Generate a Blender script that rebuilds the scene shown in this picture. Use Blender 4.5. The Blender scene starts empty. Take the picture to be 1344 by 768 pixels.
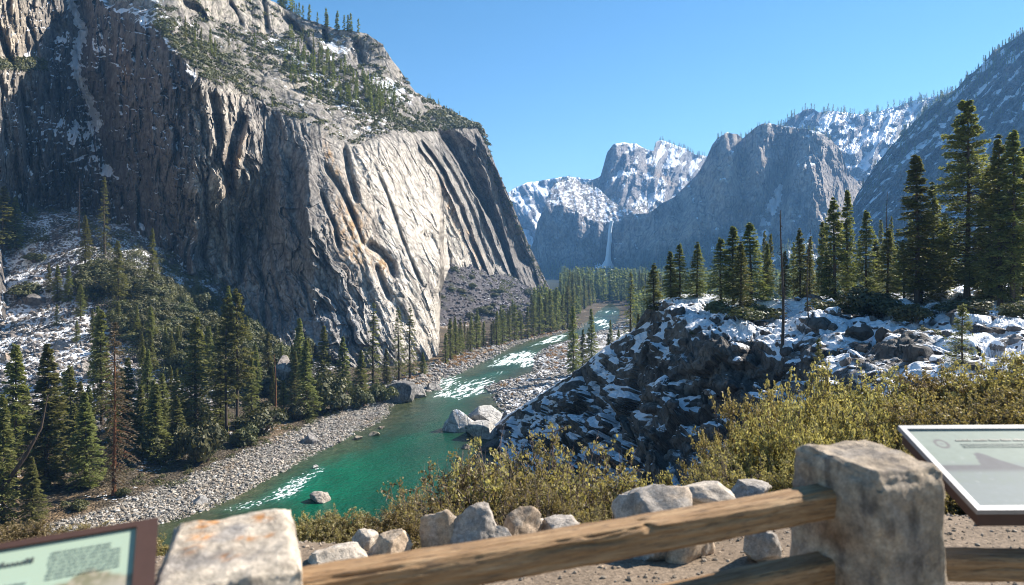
import bpy, math, random
import numpy as np
from math import radians
rng = np.random.default_rng(7)
random.seed(7)
scene = bpy.context.scene
COL = scene.collection
F = 896.0            # focal length in photo pixels (24 mm on 36 mm)
EYE = 1.65
HOR = 345.0
RIV = EYE - 50.0     # river level

def W(px, py, Y):
    return ((px - 672.0) / F * Y, Y, EYE + (HOR - py) / F * Y)

# ------------------------------------------------------------------ noise
_G = rng.normal(size=(256, 3)); _G /= np.linalg.norm(_G, axis=1)[:, None]

_P = rng.permutation(256).astype(np.int32); _P = np.concatenate([_P, _P])
_G = _G.astype(np.float32)
def pn(x, y, z=0.0, seed=0):
    flat = np.ndim(z) == 0
    x = np.asarray(x, np.float64) + seed * 7.31; y = np.asarray(y, np.float64) + seed * 3.17
    if flat: x = x + float(z) * 1.7; x, y = np.broadcast_arrays(x, y)
    else: x, y, z = np.broadcast_arrays(x, y, np.asarray(z, np.float64))
    xi = np.floor(x); yi = np.floor(y)
    xf = (x - xi).astype(np.float32); yf = (y - yi).astype(np.float32)
    xi = xi.astype(np.int32) & 255; yi = yi.astype(np.int32) & 255
    u = xf * xf * xf * (xf * (xf * 6 - 15) + 10); v = yf * yf * yf * (yf * (yf * 6 - 15) + 10)
    sd = int(seed * 37) & 255
    out = np.zeros(x.shape, np.float32)
    if flat:
        for dx in (0, 1):
            px = _P[(xi + dx) & 255]; wx = u if dx else 1 - u
            for dy in (0, 1):
                g = _G2[_P[(px + yi + dy + sd) & 255]]
                out += (g[..., 0] * (xf - dx) + g[..., 1] * (yf - dy)) * wx * (v if dy else 1 - v)
        return out * 1.5
    zi = np.floor(z); zf = (z - zi).astype(np.float32); zi = zi.astype(np.int32) & 255
    w = zf * zf * zf * (zf * (zf * 6 - 15) + 10)
    for dx in (0, 1):
        px = _P[(xi + dx) & 255]; wx = u if dx else 1 - u
        for dy in (0, 1):
            py = _P[(px + yi + dy + sd) & 255]; wy = wx * (v if dy else 1 - v)
            for dz in (0, 1):
                g = _G[_P[(py + zi + dz) & 255]]
                out += (g[..., 0] * (xf - dx) + g[..., 1] * (yf - dy) + g[..., 2] * (zf - dz)) * wy * (w if dz else 1 - w)
    return out * 1.6
_t2 = rng.random(256) * 2 * math.pi
_G2 = np.stack([np.cos(_t2), np.sin(_t2)], 1).astype(np.float32)

def cellF1(x, y, z, seed=0):
    """distance to the nearest scattered point, and that cell's random value"""
    x, y, z = np.broadcast_arrays(x, y, z)
    xi = np.floor(x).astype(np.int32); yi = np.floor(y).astype(np.int32); zi = np.floor(z).astype(np.int32)
    best = np.full(x.shape, 9.0, np.float32); val = np.zeros(x.shape, np.float32)
    for dx in (-1, 0, 1):
        for dy in (-1, 0, 1):
            for dz in (-1, 0, 1):
                h = _P[(_P[(_P[(xi + dx) & 255] + yi + dy) & 255] + zi + dz + seed) & 255]
                d = (xi + dx + _R3[h, 0] - x) ** 2 + (yi + dy + _R3[h, 1] - y) ** 2 + (zi + dz + _R3[h, 2] - z) ** 2
                m = d < best
                best = np.where(m, d, best); val = np.where(m, _R3[h, 3], val)
    return np.sqrt(best), val
_R3 = rng.random((256, 4)).astype(np.float32)

def fbm(x, y, z=0.0, oct=5, seed=0, gain=0.5, lac=2.03):
    a, s, t = 1.0, 0.0, 0.0
    for i in range(oct):
        s = s + a * pn(np.asarray(x) * lac ** i, np.asarray(y) * lac ** i, np.asarray(z) * lac ** i, seed + i * 17)
        t += a; a *= gain
    return s / t

def ridged(x, y, z=0.0, oct=4, seed=0, gain=0.5):
    a, s, t = 1.0, 0.0, 0.0
    for i in range(oct):
        n = 1 - np.abs(pn(np.asarray(x) * 2.1 ** i, np.asarray(y) * 2.1 ** i, np.asarray(z) * 2.1 ** i, seed + i * 31)) * 2
        s = s + a * n; t += a; a *= gain
    return s / t

def sm(a, b, x):
    t = np.clip((np.asarray(x, float) - a) / (b - a), 0, 1)
    return t * t * (3 - 2 * t)

def rbf(pts, kern='tps', smooth=0.0, scale=100.0):
    P = np.array(pts, float); X = P[:, :-1] / scale; v = P[:, -1]
    n, d = X.shape
    def K(r):
        return np.where(r > 1e-9, r * r * np.log(r + 1e-12), 0.0) if kern == 'tps' else -r
    D = np.linalg.norm(X[:, None] - X[None], axis=2)
    A = np.zeros((n + d + 1, n + d + 1)); A[:n, :n] = K(D) + np.eye(n) * smooth
    A[:n, n] = 1; A[n, :n] = 1; A[:n, n + 1:] = X; A[n + 1:, :n] = X.T
    c = np.linalg.solve(A, np.concatenate([v, np.zeros(d + 1)]))
    def f(*q):
        sh = np.broadcast(*q).shape
        Q = np.stack([np.broadcast_to(a, sh).ravel() for a in q], 1) / scale
        out = np.empty(len(Q))
        for i in range(0, len(Q), 40000):
            q_ = Q[i:i + 40000]
            r = np.linalg.norm(q_[:, None] - X[None], axis=2)
            out[i:i + 40000] = K(r) @ c[:n] + c[n] + q_ @ c[n + 1:]
        return out.reshape(sh)
    return f

def polyd(px, py, pts):
    """distance in px to a polyline, with the parameter 0..1 along it"""
    best = np.full(np.shape(px), 1e9); par = np.zeros(np.shape(px))
    n = len(pts) - 1
    for i in range(n):
        ax, ay = pts[i]; bx, by = pts[i + 1]
        dx, dy = bx - ax, by - ay
        t = np.clip(((px - ax) * dx + (py - ay) * dy) / (dx * dx + dy * dy + 1e-9), 0, 1)
        d = np.hypot(px - ax - t * dx, py - ay - t * dy)
        m = d < best
        best = np.where(m, d, best); par = np.where(m, (i + t) / n, par)
    return best, par

def blob(px, py, cx, cy, rx, ry, ang=0.0):
    a = radians(ang); dx = px - cx; dy = py - cy
    u = (dx * math.cos(a) + dy * math.sin(a)) / rx; v = (-dx * math.sin(a) + dy * math.cos(a)) / ry
    return np.exp(-(u * u + v * v))

# ------------------------------------------------------------------ meshes
def set_props(o, label=None, cat=None, group=None, kind=None):
    if label: o['label'] = label
    if cat: o['category'] = cat
    if group: o['group'] = group
    if kind: o['kind'] = kind
    return o

def mesh_np(name, V, Fq, smooth=False, attrs=None):
    """V (n,3); Fq list of index arrays (m,k) with k = 3 or 4"""
    if not isinstance(Fq, (list, tuple)): Fq = [Fq]
    Fq = [f for f in Fq if len(f)]
    me = bpy.data.meshes.new(name)
    V = np.ascontiguousarray(V, dtype=np.float32)
    me.vertices.add(len(V)); me.vertices.foreach_set('co', V.ravel())
    nl = sum(f.size for f in Fq); nf = sum(len(f) for f in Fq)
    me.loops.add(nl); me.polygons.add(nf)
    me.loops.foreach_set('vertex_index', np.concatenate([f.ravel() for f in Fq]).astype(np.int32))
    st = []; s = 0
    for f in Fq:
        st.append(np.arange(len(f)) * f.shape[1] + s); s += f.size
    me.polygons.foreach_set('loop_start', np.concatenate(st).astype(np.int32))
    me.update(calc_edges=True)
    me.polygons.foreach_set('use_smooth', np.full(nf, smooth, dtype=bool))
    for k, a in (attrs or {}).items():
        a = np.asarray(a, np.float32)
        if a.ndim == 1:
            at = me.attributes.new(k, 'FLOAT', 'POINT'); at.data.foreach_set('value', a)
        else:
            if a.shape[1] == 3: a = np.concatenate([a, np.ones((len(a), 1), np.float32)], 1)
            at = me.attributes.new(k, 'FLOAT_COLOR', 'POINT'); at.data.foreach_set('color', np.ascontiguousarray(a).ravel())
    return me

def link(name, me, mat=None, parent=None):
    o = bpy.data.objects.new(name, me); COL.objects.link(o)
    if mat is not None and me is not None and len(me.materials) == 0: me.materials.append(mat)
    if parent is not None: o.parent = parent
    return o

def empty(name, loc, rz=0.0):
    o = bpy.data.objects.new(name, None); COL.objects.link(o); o.location = loc; o.rotation_euler = (0, 0, rz)
    o.empty_display_size = 0.3
    return o

def gridfaces(nr, nc):
    i = np.arange(nr - 1)[:, None] * nc + np.arange(nc - 1)[None]
    return np.stack([i, i + 1, i + 1 + nc, i + nc], -1).reshape(-1, 4)

# ------------------------------------------------------------------ materials
class NT:
    def __init__(s, name):
        s.m = bpy.data.materials.new(name); s.m.use_nodes = True
        s.t = s.m.node_tree; s.t.nodes.clear()
        s.out = s.n('ShaderNodeOutputMaterial')
    def n(s, typ, **kw):
        nd = s.t.nodes.new(typ)
        for k, v in kw.items():
            if hasattr(nd, k): setattr(nd, k, v)
        return nd
    def l(s, a, b): s.t.links.new(a, b)
    def val(s, sock, v):
        if hasattr(v, 'is_output') or isinstance(v, bpy.types.NodeSocket): s.l(v, sock)
        elif isinstance(v, (tuple, list)) and len(v) == 3 and sock.type == 'RGBA': sock.default_value = (*v, 1)
        else: sock.default_value = v
    def attr(s, name, out='Fac'):
        a = s.n('ShaderNodeAttribute'); a.attribute_name = name; return a.outputs[out]
    def noise(s, scale, detail=5, rough=0.6, vec=None, dist=0.0, out='Fac'):
        a = s.n('ShaderNodeTexNoise'); a.inputs['Scale'].default_value = scale; a.inputs['Detail'].default_value = detail
        a.inputs['Roughness'].default_value = rough; a.inputs['Distortion'].default_value = dist
        if vec is not None: s.l(vec, a.inputs['Vector'])
        return a.outputs[out]
    def vor(s, scale, vec=None, feature='F1', out='Distance', rnd=1.0):
        a = s.n('ShaderNodeTexVoronoi'); a.feature = feature; a.inputs['Scale'].default_value = scale
        a.inputs['Randomness'].default_value = rnd
        if vec is not None: s.l(vec, a.inputs['Vector'])
        return a.outputs[out]
    def pos(s): return s.n('ShaderNodeNewGeometry').outputs['Position']
    def obj(s): return s.n('ShaderNodeTexCoord').outputs['Object']
    def mapping(s, vec, scale=(1, 1, 1), rot=(0, 0, 0)):
        a = s.n('ShaderNodeMapping'); s.l(vec, a.inputs['Vector']); a.inputs['Scale'].default_value = scale; a.inputs['Rotation'].default_value = rot
        return a.outputs[0]
    def math(s, op, a, b=0.0, clamp=False):
        m = s.n('ShaderNodeMath'); m.operation = op; m.use_clamp = clamp
        s.val(m.inputs[0], a); s.val(m.inputs[1], b); return m.outputs[0]
    def rng(s, v, a, b, c=0.0, d=1.0, smooth=True):
        m = s.n('ShaderNodeMapRange'); m.interpolation_type = 'SMOOTHSTEP' if smooth else 'LINEAR'
        s.val(m.inputs[0], v); m.inputs[1].default_value = a; m.inputs[2].default_value = b; m.inputs[3].default_value = c; m.inputs[4].default_value = d
        return m.outputs[0]
    def mix(s, f, a, b, mode='MIX'):
        m = s.n('ShaderNodeMix'); m.data_type = 'RGBA'; m.blend_type = mode
        s.val(m.inputs[0], f); s.val(m.inputs[6], a); s.val(m.inputs[7], b); return m.outputs[2]
    def ramp(s, f, stops):
        r = s.n('ShaderNodeValToRGB'); e = r.color_ramp.elements
        while len(e) < len(stops): e.new(0.5)
        for k, (p, c) in enumerate(stops): e[k].position = p; e[k].color = (*c, 1)
        s.val(r.inputs[0], f); return r.outputs[0]
    def bump(s, h, strength=0.5, dist=0.1, nrm=None):
        b = s.n('ShaderNodeBump'); b.inputs['Strength'].default_value = strength; b.inputs['Distance'].default_value = dist
        s.l(h, b.inputs['Height'])
        if nrm is not None: s.l(nrm, b.inputs['Normal'])
        return b.outputs[0]
    def bsdf(s, col, rough=0.8, nrm=None, spec=0.3, metal=0.0, **kw):
        p = s.n('ShaderNodeBsdfPrincipled')
        s.val(p.inputs['Base Color'], col); s.val(p.inputs['Roughness'], rough); s.val(p.inputs['Metallic'], metal)
        p.inputs['Specular IOR Level'].default_value = spec
        if nrm is not None: s.l(nrm, p.inputs['Normal'])
        for k, v in kw.items(): s.val(p.inputs[k], v)
        return p.outputs[0]
    def done(s, sh): s.l(sh, s.out.inputs['Surface']); return s.m

def mat_rock(name, fine=1.0, bump_d=1.0, sharp=0.05, sn_amp=1.3):
    """vertex colour rock with a snow mask; fine = feature size in metres"""
    t = NT(name); P = t.pos()
    c = t.attr('col', 'Color')
    n1 = t.noise(0.9 / fine, 8, 0.65, P)
    n2 = t.noise(0.25 / fine, 5, 0.6, t.mapping(P, (1, 1, 0.18)))
    cr = t.vor(0.22 / fine, t.mapping(P, (1, 1, 0.3)), 'DISTANCE_TO_EDGE')
    v = t.math('ADD', t.rng(n1, 0.3, 0.7, 0.62, 1.25), t.rng(n2, 0.3, 0.7, -0.15, 0.15))
    cr2 = t.vor(1.0 / fine, t.mapping(t.n('ShaderNodeVectorMath', operation='ADD').outputs[0], (1, 1, 0.35)), 'DISTANCE_TO_EDGE')
    va = [x for x in t.t.nodes if x.bl_idname == 'ShaderNodeVectorMath'][0]; t.l(P, va.inputs[0]); nv = t.noise(0.5 / fine, 3, 0.5, P, out='Color'); sc_ = t.n('ShaderNodeVectorMath', operation='SCALE'); t.l(nv, sc_.inputs[0]); sc_.inputs['Scale'].default_value = 3.0 * fine; t.l(sc_.outputs[0], va.inputs[1])
    v = t.math('MULTIPLY', v, t.math('MULTIPLY', t.rng(cr, 0.0, 0.05, 0.6, 1.0), t.rng(cr2, 0.0, 0.045, 0.66, 1.0)))
    cc = t.mix(1.0, c, t.n('ShaderNodeCombineColor').outputs[0], 'MULTIPLY')
    comb = cc.node.inputs[7].links[0].from_node
    for i in range(3): t.l(v, comb.inputs[i])
    sn = t.attr('snow')
    nn = t.noise(0.8 / fine, 6, 0.7, P)
    s = t.rng(t.math('ADD', sn, t.math('MULTIPLY', t.math('SUBTRACT', nn, 0.5), sn_amp)), 0.5 - sharp, 0.5 + sharp)
    col = t.mix(s, cc, (0.80, 0.82, 0.86))
    h = t.math('ADD', t.math('MULTIPLY', n1, 1.0), t.math('MULTIPLY', t.rng(cr, 0, 0.08), 0.5))
    h = t.math('ADD', h, t.math('MULTIPLY', t.rng(cr2, 0, 0.06), 0.35))
    h = t.math('ADD', h, t.math('MULTIPLY', s, 0.25))
    b = t.bump(h, 0.8, bump_d)
    return t.done(t.bsdf(col, t.rng(s, 0, 1, 0.85, 0.6), b, 0.2))

def mat_foliage(name, c1, c2, c3, scale=0.2, trans=0.3, dead=0.0):
    t = NT(name)
    g = t.n('ShaderNodeNewGeometry'); oi = t.n('ShaderNodeObjectInfo')
    r = t.attr('rnd')
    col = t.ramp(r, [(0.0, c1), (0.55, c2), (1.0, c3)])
    hs = t.n('ShaderNodeHueSaturation'); t.l(col, hs.inputs['Color'])
    t.l(t.rng(oi.outputs['Random'], 0, 1, 0.478, 0.515, False), hs.inputs['Hue'])
    t.l(t.rng(oi.outputs['Random'], 0, 1, 0.72, 1.25, False), hs.inputs['Value'])
    cc = hs.outputs[0]
    p = t.bsdf(cc, 0.55, None, 0.35)
    tr = t.n('ShaderNodeBsdfTranslucent'); t.l(t.mix(1.0, cc, (1.2, 1.2, 0.68), 'MULTIPLY'), tr.inputs[0])
    mx = t.n('ShaderNodeMixShader'); mx.inputs[0].default_value = trans
    t.l(p, mx.inputs[1]); t.l(tr.outputs[0], mx.inputs[2])
    return t.done(mx.outputs[0])

def mat_bark(name, c1, c2, scale=3.0):
    t = NT(name); P = t.mapping(t.obj(), (1, 1, 0.2))
    n = t.noise(scale, 6, 0.7, P)
    return t.done(t.bsdf(t.ramp(n, [(0.3, c1), (0.7, c2)]), 0.9, t.bump(n, 0.9, 0.08), 0.1))

# ------------------------------------------------------------------ relief surfaces (real distances, one per landform)
class Relief:
    def __init__(s, px0, px1, top, bot, Yf, step=1.3, ystep=1.3, back=0.35, topnoise=0.0, skirt=0.0, disp=None, post=None, backdrop=0.6, tnf=18.0, ndisp=None):
        s.n = max(8, int((px1 - px0) / step)); pxs = np.linspace(px0, px1, s.n)
        tp = np.interp(pxs, *zip(*top)); bt = np.interp(pxs, *zip(*bot))
        if topnoise: tp = tp + topnoise * (fbm(pxs / tnf, 3.3, 0, 5, 91) * 1.6)
        nr = max(8, int((bt - tp).max() / ystep)); s.nr = nr
        t = np.linspace(0, 1, nr)[:, None]
        PX = np.broadcast_to(pxs, (nr, s.n)).copy(); PY = bt * (1 - t) + tp * t
        Y = Yf(PX, PY)
        if disp is not None: Y = Y + disp(PX, PY, Y)
        s.PX, s.PY, s.Y = PX, PY, Y
        X = (PX - 672) / F * Y; Z = EYE + (HOR - PY) / F * Y
        if ndisp is not None:
            V = np.stack([X, Y, Z], -1); N = np.cross(np.gradient(V, axis=1), np.gradient(V, axis=0))
            for ax in (0, 1):
                for _ in range(6): N = N + np.roll(N, 1, ax) + np.roll(N, -1, ax)
                N /= np.linalg.norm(N, axis=-1)[..., None] + 1e-9
            h = ndisp(PX, PY, X, Y, Z)
            h = h * np.minimum(1, (np.arange(nr)[::-1] / 4.0))[:, None]
            X = X + N[..., 0] * h; Y = Y + N[..., 1] * h; Z = Z + N[..., 2] * h; s.Y = Y
        # back side: roll over the skyline, away and down
        nb = 14; k = (np.arange(1, nb + 1) / nb)[:, None]
        Yt = Y[-1][None]; dY = back * Yt * k ** 1.3
        Yb = Yt + dY; Xb = X[-1][None] * (Yb / Yt) ** 1.0
        Zb = Z[-1][None] - (Z[-1][None] - RIV + 20) * sm(0, 1, k * backdrop) * k + 0.0
        X = np.vstack([X, Xb]); Yall = np.vstack([Y, Yb]); Z = np.vstack([Z, Zb])
        if skirt:
            X = np.vstack([X[:1], X]); Yall = np.vstack([Yall[:1], Yall]); Z = np.vstack([Z[:1] - skirt, Z])
        s.off = 1 if skirt else 0
        s.X, s.Yw, s.Z = X, Yall, Z
        s.V = np.stack([X, Yall, Z], -1)
        # normals (world)
        du = np.gradient(s.V, axis=1); dv = np.gradient(s.V, axis=0)
        N = np.cross(du, dv); N /= np.linalg.norm(N, axis=-1)[..., None] + 1e-9
        s.N = N
        Ns = N.copy()
        for _ in range(3):
            for ax in (0, 1): Ns = Ns * .5 + .25 * (np.roll(Ns, 1, ax) + np.roll(Ns, -1, ax))
        s.Ns = Ns
        s.PXa = np.vstack([PX[:1]] * s.off + [PX] + [PX[-1:]] * nb)
        s.PYa = np.vstack([PY[:1]] * s.off + [PY] + [PY[-1:]] * nb)
        s.pxs = pxs; s.tp = tp; s.bt = bt
    def depth(s, px, py):
        i = np.clip((np.asarray(px) - s.pxs[0]) / (s.pxs[1] - s.pxs[0]), 0, s.n - 1).astype(int)
        f = np.clip((s.bt[i] - np.asarray(py)) / (s.bt[i] - s.tp[i] + 1e-9), 0, 1)
        return s.Y[(f * (s.nr - 1)).astype(int), i]
    def at(s, px, py):
        return W(px, py, s.depth(px, py))
    def build(s, name, mat, col, snow, smooth=True, kind='structure'):
        nr, nc = s.X.shape
        me = mesh_np(name, s.V.reshape(-1, 3), gridfaces(nr, nc), smooth, {'col': col.reshape(-1, 3), 'snow': snow.ravel()})
        o = link(name, me, mat)
        if kind: o['kind'] = kind
        return o

def mixc(a, b, f):
    f = np.clip(f, 0, 1)[..., None]
    return a * (1 - f) + np.asarray(b) * f
# ------------------------------------------------------------------ the great cliff on the left
wall = rbf([(-160,300,215),(-160,100,220),(-160,-60,230),(10,280,335),(20,100,350),(30,-60,385),(40,200,352),
 (80,275,405),(98,150,425),(90,40,445),(85,-60,460),(118,290,398),(125,150,418),(128,20,440),(130,-60,455),
 (180,340,362),(180,150,374),(185,20,396),(240,390,342),(240,200,346),(235,65,356),(238,0,365),
 (262,400,332),(262,250,338),(262,110,346),(300,420,352),(300,260,372),(300,110,380),
 (330,430,338),(330,300,402),(330,130,410),(350,445,318),(352,330,378),(352,150,402),(385,460,300),(385,330,338),(390,170,392),
 (400,500,290),(450,496,302),(520,490,322),(572,480,345),(410,300,334),(450,300,350),(500,300,372),(545,300,404),(565,400,362),(572,345,378),(480,400,334),
 (440,200,390),(500,185,430),(545,190,480),(590,200,590),(630,170,700),(600,345,420),(640,362,500),(610,260,560),(650,260,650),(680,300,640),(722,378,720),(740,420,740),(640,420,480),(600,440,390),(690,380,620)],
 'lin', 0.15)
RIM = [(-200,-140),(90,-90),(140,0),(170,12),(205,32),(229,62),(249,88),(278,109),(309,117),(337,127),(362,144),(401,162),(441,188),(475,188),(500,177),(519,172),(560,172),(600,168),(631,166),(640,140),(760,140)]
TOPC = [(-200,-70),(330,-70),(345,-12),(355,0),(370,9),(400,24),(440,38),(480,44),(500,57),(520,86),(545,121),(570,134),(600,151),(625,164),(634,178),(645,203),(655,228),(668,258),(682,292),(700,334),(712,358),(722,381),(726,392)]
BOTC = [(-200,420),(0,420),(150,420),(300,450),(390,500),(480,500),(574,486),(577,480),(583,400),(640,400),(726,405)]
def groove(px, py, pts, w, d, taper=True, onesided=0):
    dist, par = polyd(px, py, pts)
    a = np.exp(-(dist / w) ** 2)
    if taper: a = a * np.clip(np.minimum(par, 1 - par) * 6 + 0.15, 0, 1)
    return a * d
def cliffY(PX, PY):
    rim = np.interp(PX, *zip(*RIM)) + 2.5 * fbm(PX / 50, 7.7, 0, 3, 5) + 5 * sm(430, 520, PX) * fbm(PX / 22, 1.7, 0, 3, 6)
    pyw = np.maximum(PY, rim - 10)
    Y = wall(PX, pyw)
    xj = np.interp(pyw, [180, 260, 345, 385, 420, 474], [566, 575, 585, 574, 574, 580]) + 3 * fbm(pyw / 14, 2.2, 0, 4, 66)
    Y = Y + 190 * sm(-4, 6, PX - xj) * sm(190, 350, pyw)
    # bench and upper slabs: integrate the slope upwards from the rim, row by row
    lo_ = np.interp(PX[0], [400, 480, 560, 640], [14, 42, 42, 20])
    acc = 0; out = Y.copy(); kb = np.hanning(61); kb /= kb.sum()
    for r in range(1, PX.shape[0]):
        px, py = PX[r], PY[r]; dpy = PY[r - 1] - py
        above = py < rim[r]
        th = 34 + 20 * sm(8, -6, py - (20 + (px - 235) * 0.18)) * sm(222, 245, px) * sm(385, 360, px)
        th = np.maximum(th, 34 + 22 * sm(8, -6, py - (60 + (px - 440) * 0.55)) * sm(350, 375, px) * sm(560, 535, px))
        th = th + 6 * sm(250, 225, px) + 4 * pn(px / 40, py / 14, 0, 77)
        den = np.maximum(np.tan(np.radians(th)) - (HOR - py) / F, 0.14)
        rate = np.minimum((out[r - 1] / F) / den, 7.0)
        rate = np.convolve(np.pad(rate, 30, mode='edge'), kb, 'valid')
        acc = acc + rate * np.maximum(dpy, 0) * np.clip((rim[r] - py + lo_) / (lo_ + 12), 0, 1) ** 1.6
        out[r] = Y[r] + acc
    return out
def cliffD(PX, PY, Y):
    rim = np.interp(PX, *zip(*RIM))
    onwall = sm(-6, 14, PY - rim)
    k = np.interp(PX, [-100, 250, 330, 430, 560, 640, 720], [0.05, 0.0, 0.12, 0.42, 0.48, 0.36, 0.42])
    mid_ = sm(235, 260, PX) * sm(480, 430, PX - .3 * (PY - 300))
    xi = PX - k * (PY - 300) + 4 * fbm(PX / 40, PY / 40, 0, 3, 3) + mid_ * 16 * fbm(PX / 70, PY / 55, 0, 3, 13)
    amp = np.interp(PX, [-100, 60, 200, 330, 400, 470, 560, 620, 720], [9, 7, 3.0, 7, 5, 2.4, 2.6, 11, 15])
    d = -amp * (ridged(xi / 34, PY / 220, 0.3, 4, 11) - 0.55) * 1.5
    alc = 1 - 0.75 * np.clip(blob(PX, PY, 385, 230, 50, 90, -28) + blob(PX, PY, 425, 225, 30, 50, -28), 0, 1)
    amp = amp * alc * (1 - .5 * mid_); d *= alc * (1 - .35 * mid_)
    d += -0.55 * amp * (ridged(xi / 10, PY / 90, 1.3, 3, 23) - 0.5)
    d += 4.5 * sm(595, 650, PX) * fbm(xi / 12, PY / 26, 0, 5, 39, .6) * (Y / 600)
    lf = np.interp(PX - .35 * (PY - 300), [410, 450, 545, 585], [1, .42, .42, 1]); alc = alc * lf
    d += 2.2 * lf * fbm(xi / 26, PY / 30, 0, 5, 37) * (Y / 400)
    d += 0.9 * fbm(xi / 5, PY / 9, 0, 4, 41) * (Y / 400)
    f1, v1 = cellF1(xi / 15, PY / 46 + 0 * xi, 0 * xi + 0.5, 4); f2, v2 = cellF1(xi / 6, PY / 17, 0 * xi + 0.5, 8)
    f3, v3 = cellF1(xi / 9, PY / 60, 0 * xi + 0.5, 14); d += 5.0 * sm(0.55, 0.80, f3) * sm(0, .3, fbm(xi / 40, PY / 60, 0, 2, 18)) * alc
    d += ((v1 - 0.5) * (4.5 + 6 * mid_) + (v2 - 0.5) * (2.2 + 2 * mid_) + (f1 - 0.5) * 2.5) * alc * (Y / 400)
    # broken ledges in the shaded wall: stepped in height
    led = np.interp(PX, [0, 60, 110, 250, 270, 420], [0.2, 1.0, 1.0, 0.8, 0.3, 0.3])
    q = (PY + 34 * fbm(PX / 34, PY / 30, 0, 5, 53)) / 21.0
    st = (q - np.floor(q)); d += led * 6.0 * (st ** 3 - 0.4) * np.clip(0.25 + 1.6 * fbm(PX / 24, PY / 20, 0, 3, 9), 0, 1.4)
    # gully with the snow strip
    d += groove(PX, PY, [(85,-40),(108,40),(98,90),(115,150),(140,215)], 12, 15, False)
    d += groove(PX, PY, [(70,30),(62,100),(45,180),(25,250)], 9, 6, False)
    # slab pillars in the lit corner
    for p, w, a in [([(-5,30),(8,70),(20,90)],5,14),([(30,15),(45,50),(52,85)],3,8),([(-2,95),(5,150),(10,210)],4,9),([(25,100),(32,150),(35,210)],3,8),
                    ([(278,120),(284,150),(290,185)],5,9),([(304,176),(300,215),(299,240),(306,262)],5.5,13),([(322,150),(312,180)],6,10),([(298,135),(302,168)],3,9),
                    ([(267,220),(270,300),(262,350)],5,9),([(315,300),(318,380)],4,9),([(340,330),(350,440)],5,10),([(360,150),(352,230),(345,330)],12,12),([(378,190),(385,260),(395,320)],9,9),
                    ([(425,215),(448,250),(470,300)],4,9),([(420,250),(440,300),(446,330)],3,7),([(450,185),(458,230),(470,270)],5,12),([(395,360),(412,420)],3,5),
                    ([(478,318),(498,330),(512,345),(518,368)],6,11),([(492,345),(512,395)],3.5,7),([(490,215),(512,265),(530,320),(555,380)],2.5,6),([(552,305),(566,315),(580,335)],7,14),
                    ([(455,260),(480,330)],2.5,5),([(530,250),(548,300)],2,4)]:
        d += groove(PX, PY, p, w, a)
    for p, w, a in [([(270,130),(275,165),(284,195)],4,-7),([(292,130),(296,175),(290,230),(296,300),(305,360)],8,-9),([(328,155),(318,195),(310,235)],5,-12),
                    ([(252,330),(258,400)],5,-8),([(410,190),(402,260),(408,330),(415,400)],8,-6)]:
        d += groove(PX, PY, p, w, a)
    # curved exfoliation flutes
    cx = np.interp(PY, [150, 180, 200, 225, 260, 320, 370], [-28, -6, 8, 26, 44, 66, 86])
    fl = PX - cx - 548 + 3 * fbm(PX / 30, PY / 40, 0, 3, 15)
    xl = np.interp(PY, [150, 193, 252, 301, 350, 380], [556, 588, 622, 650, 668, 676]) + 2.5 * fbm(PY / 18, PX * 0, 0, 3, 19)
    sw = np.interp(PY, [150, 193, 252, 301, 350], [12, 40, 24, 12, 8]); e_ = PX - xl
    d += 75 * np.clip(1 - e_ / sw, 0, 1) * sm(-1.5, 1.5, e_) * sm(155, 175, PY) * sm(375, 340, PY)
    u = fl / 12.0; saw = (u - np.floor(u))
    m = sm(-10, 3, fl) * (1 - sm(-5, 0, e_)) * sm(176, 205, PY)
    d += m * 24 * (np.where(saw < 0.62, saw / 0.62, (1 - saw) / 0.38) - 0.4) * (0.65 + 0.6 * np.sin(np.floor(u) * 2.3 + 1))
    # dark buttress near the right skyline
    d += groove(PX, PY, [(640,200),(652,240),(664,290),(680,340)], 5, 9, False)
    d += groove(PX, PY, [(676,300),(690,350)], 9, 22, True)
    d *= onwall
    ben = 1 - onwall
    for p, w, a in [([(240,0),(262,12),(272,28)],2.5,14),([(300,0),(318,35)],3,16),([(345,-5),(352,45)],3,14),([(372,20),(395,45),(412,75)],3.5,18),([(467,52),(472,75),(478,92)],5,14),([(425,38),(430,60)],3,12)]:
        d += ben * groove(PX, PY, p, w, a)
    return d
def cliffN(PX, PY, X, Y, Z):
    rim = np.interp(PX, *zip(*RIM)); ben = 1 - sm(-6, 14, PY - rim)
    f1, v1 = cellF1(X / 16, Y / 22, Z / 12, 3)
    return ben * (4.5 * fbm(X / 24, Y / 60, Z / 24, 5, 61) + 2.6 * (0.5 - f1) + 2.0 * (v1 - 0.5) + 4 * fbm(X / 70, Y / 120, Z / 60, 3, 62))
cliff = Relief(-190, 726, TOPC, BOTC, cliffY, 1.25, 1.15, 0.25, 2.2, 0, cliffD, backdrop=1.0, ndisp=cliffN)
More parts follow.
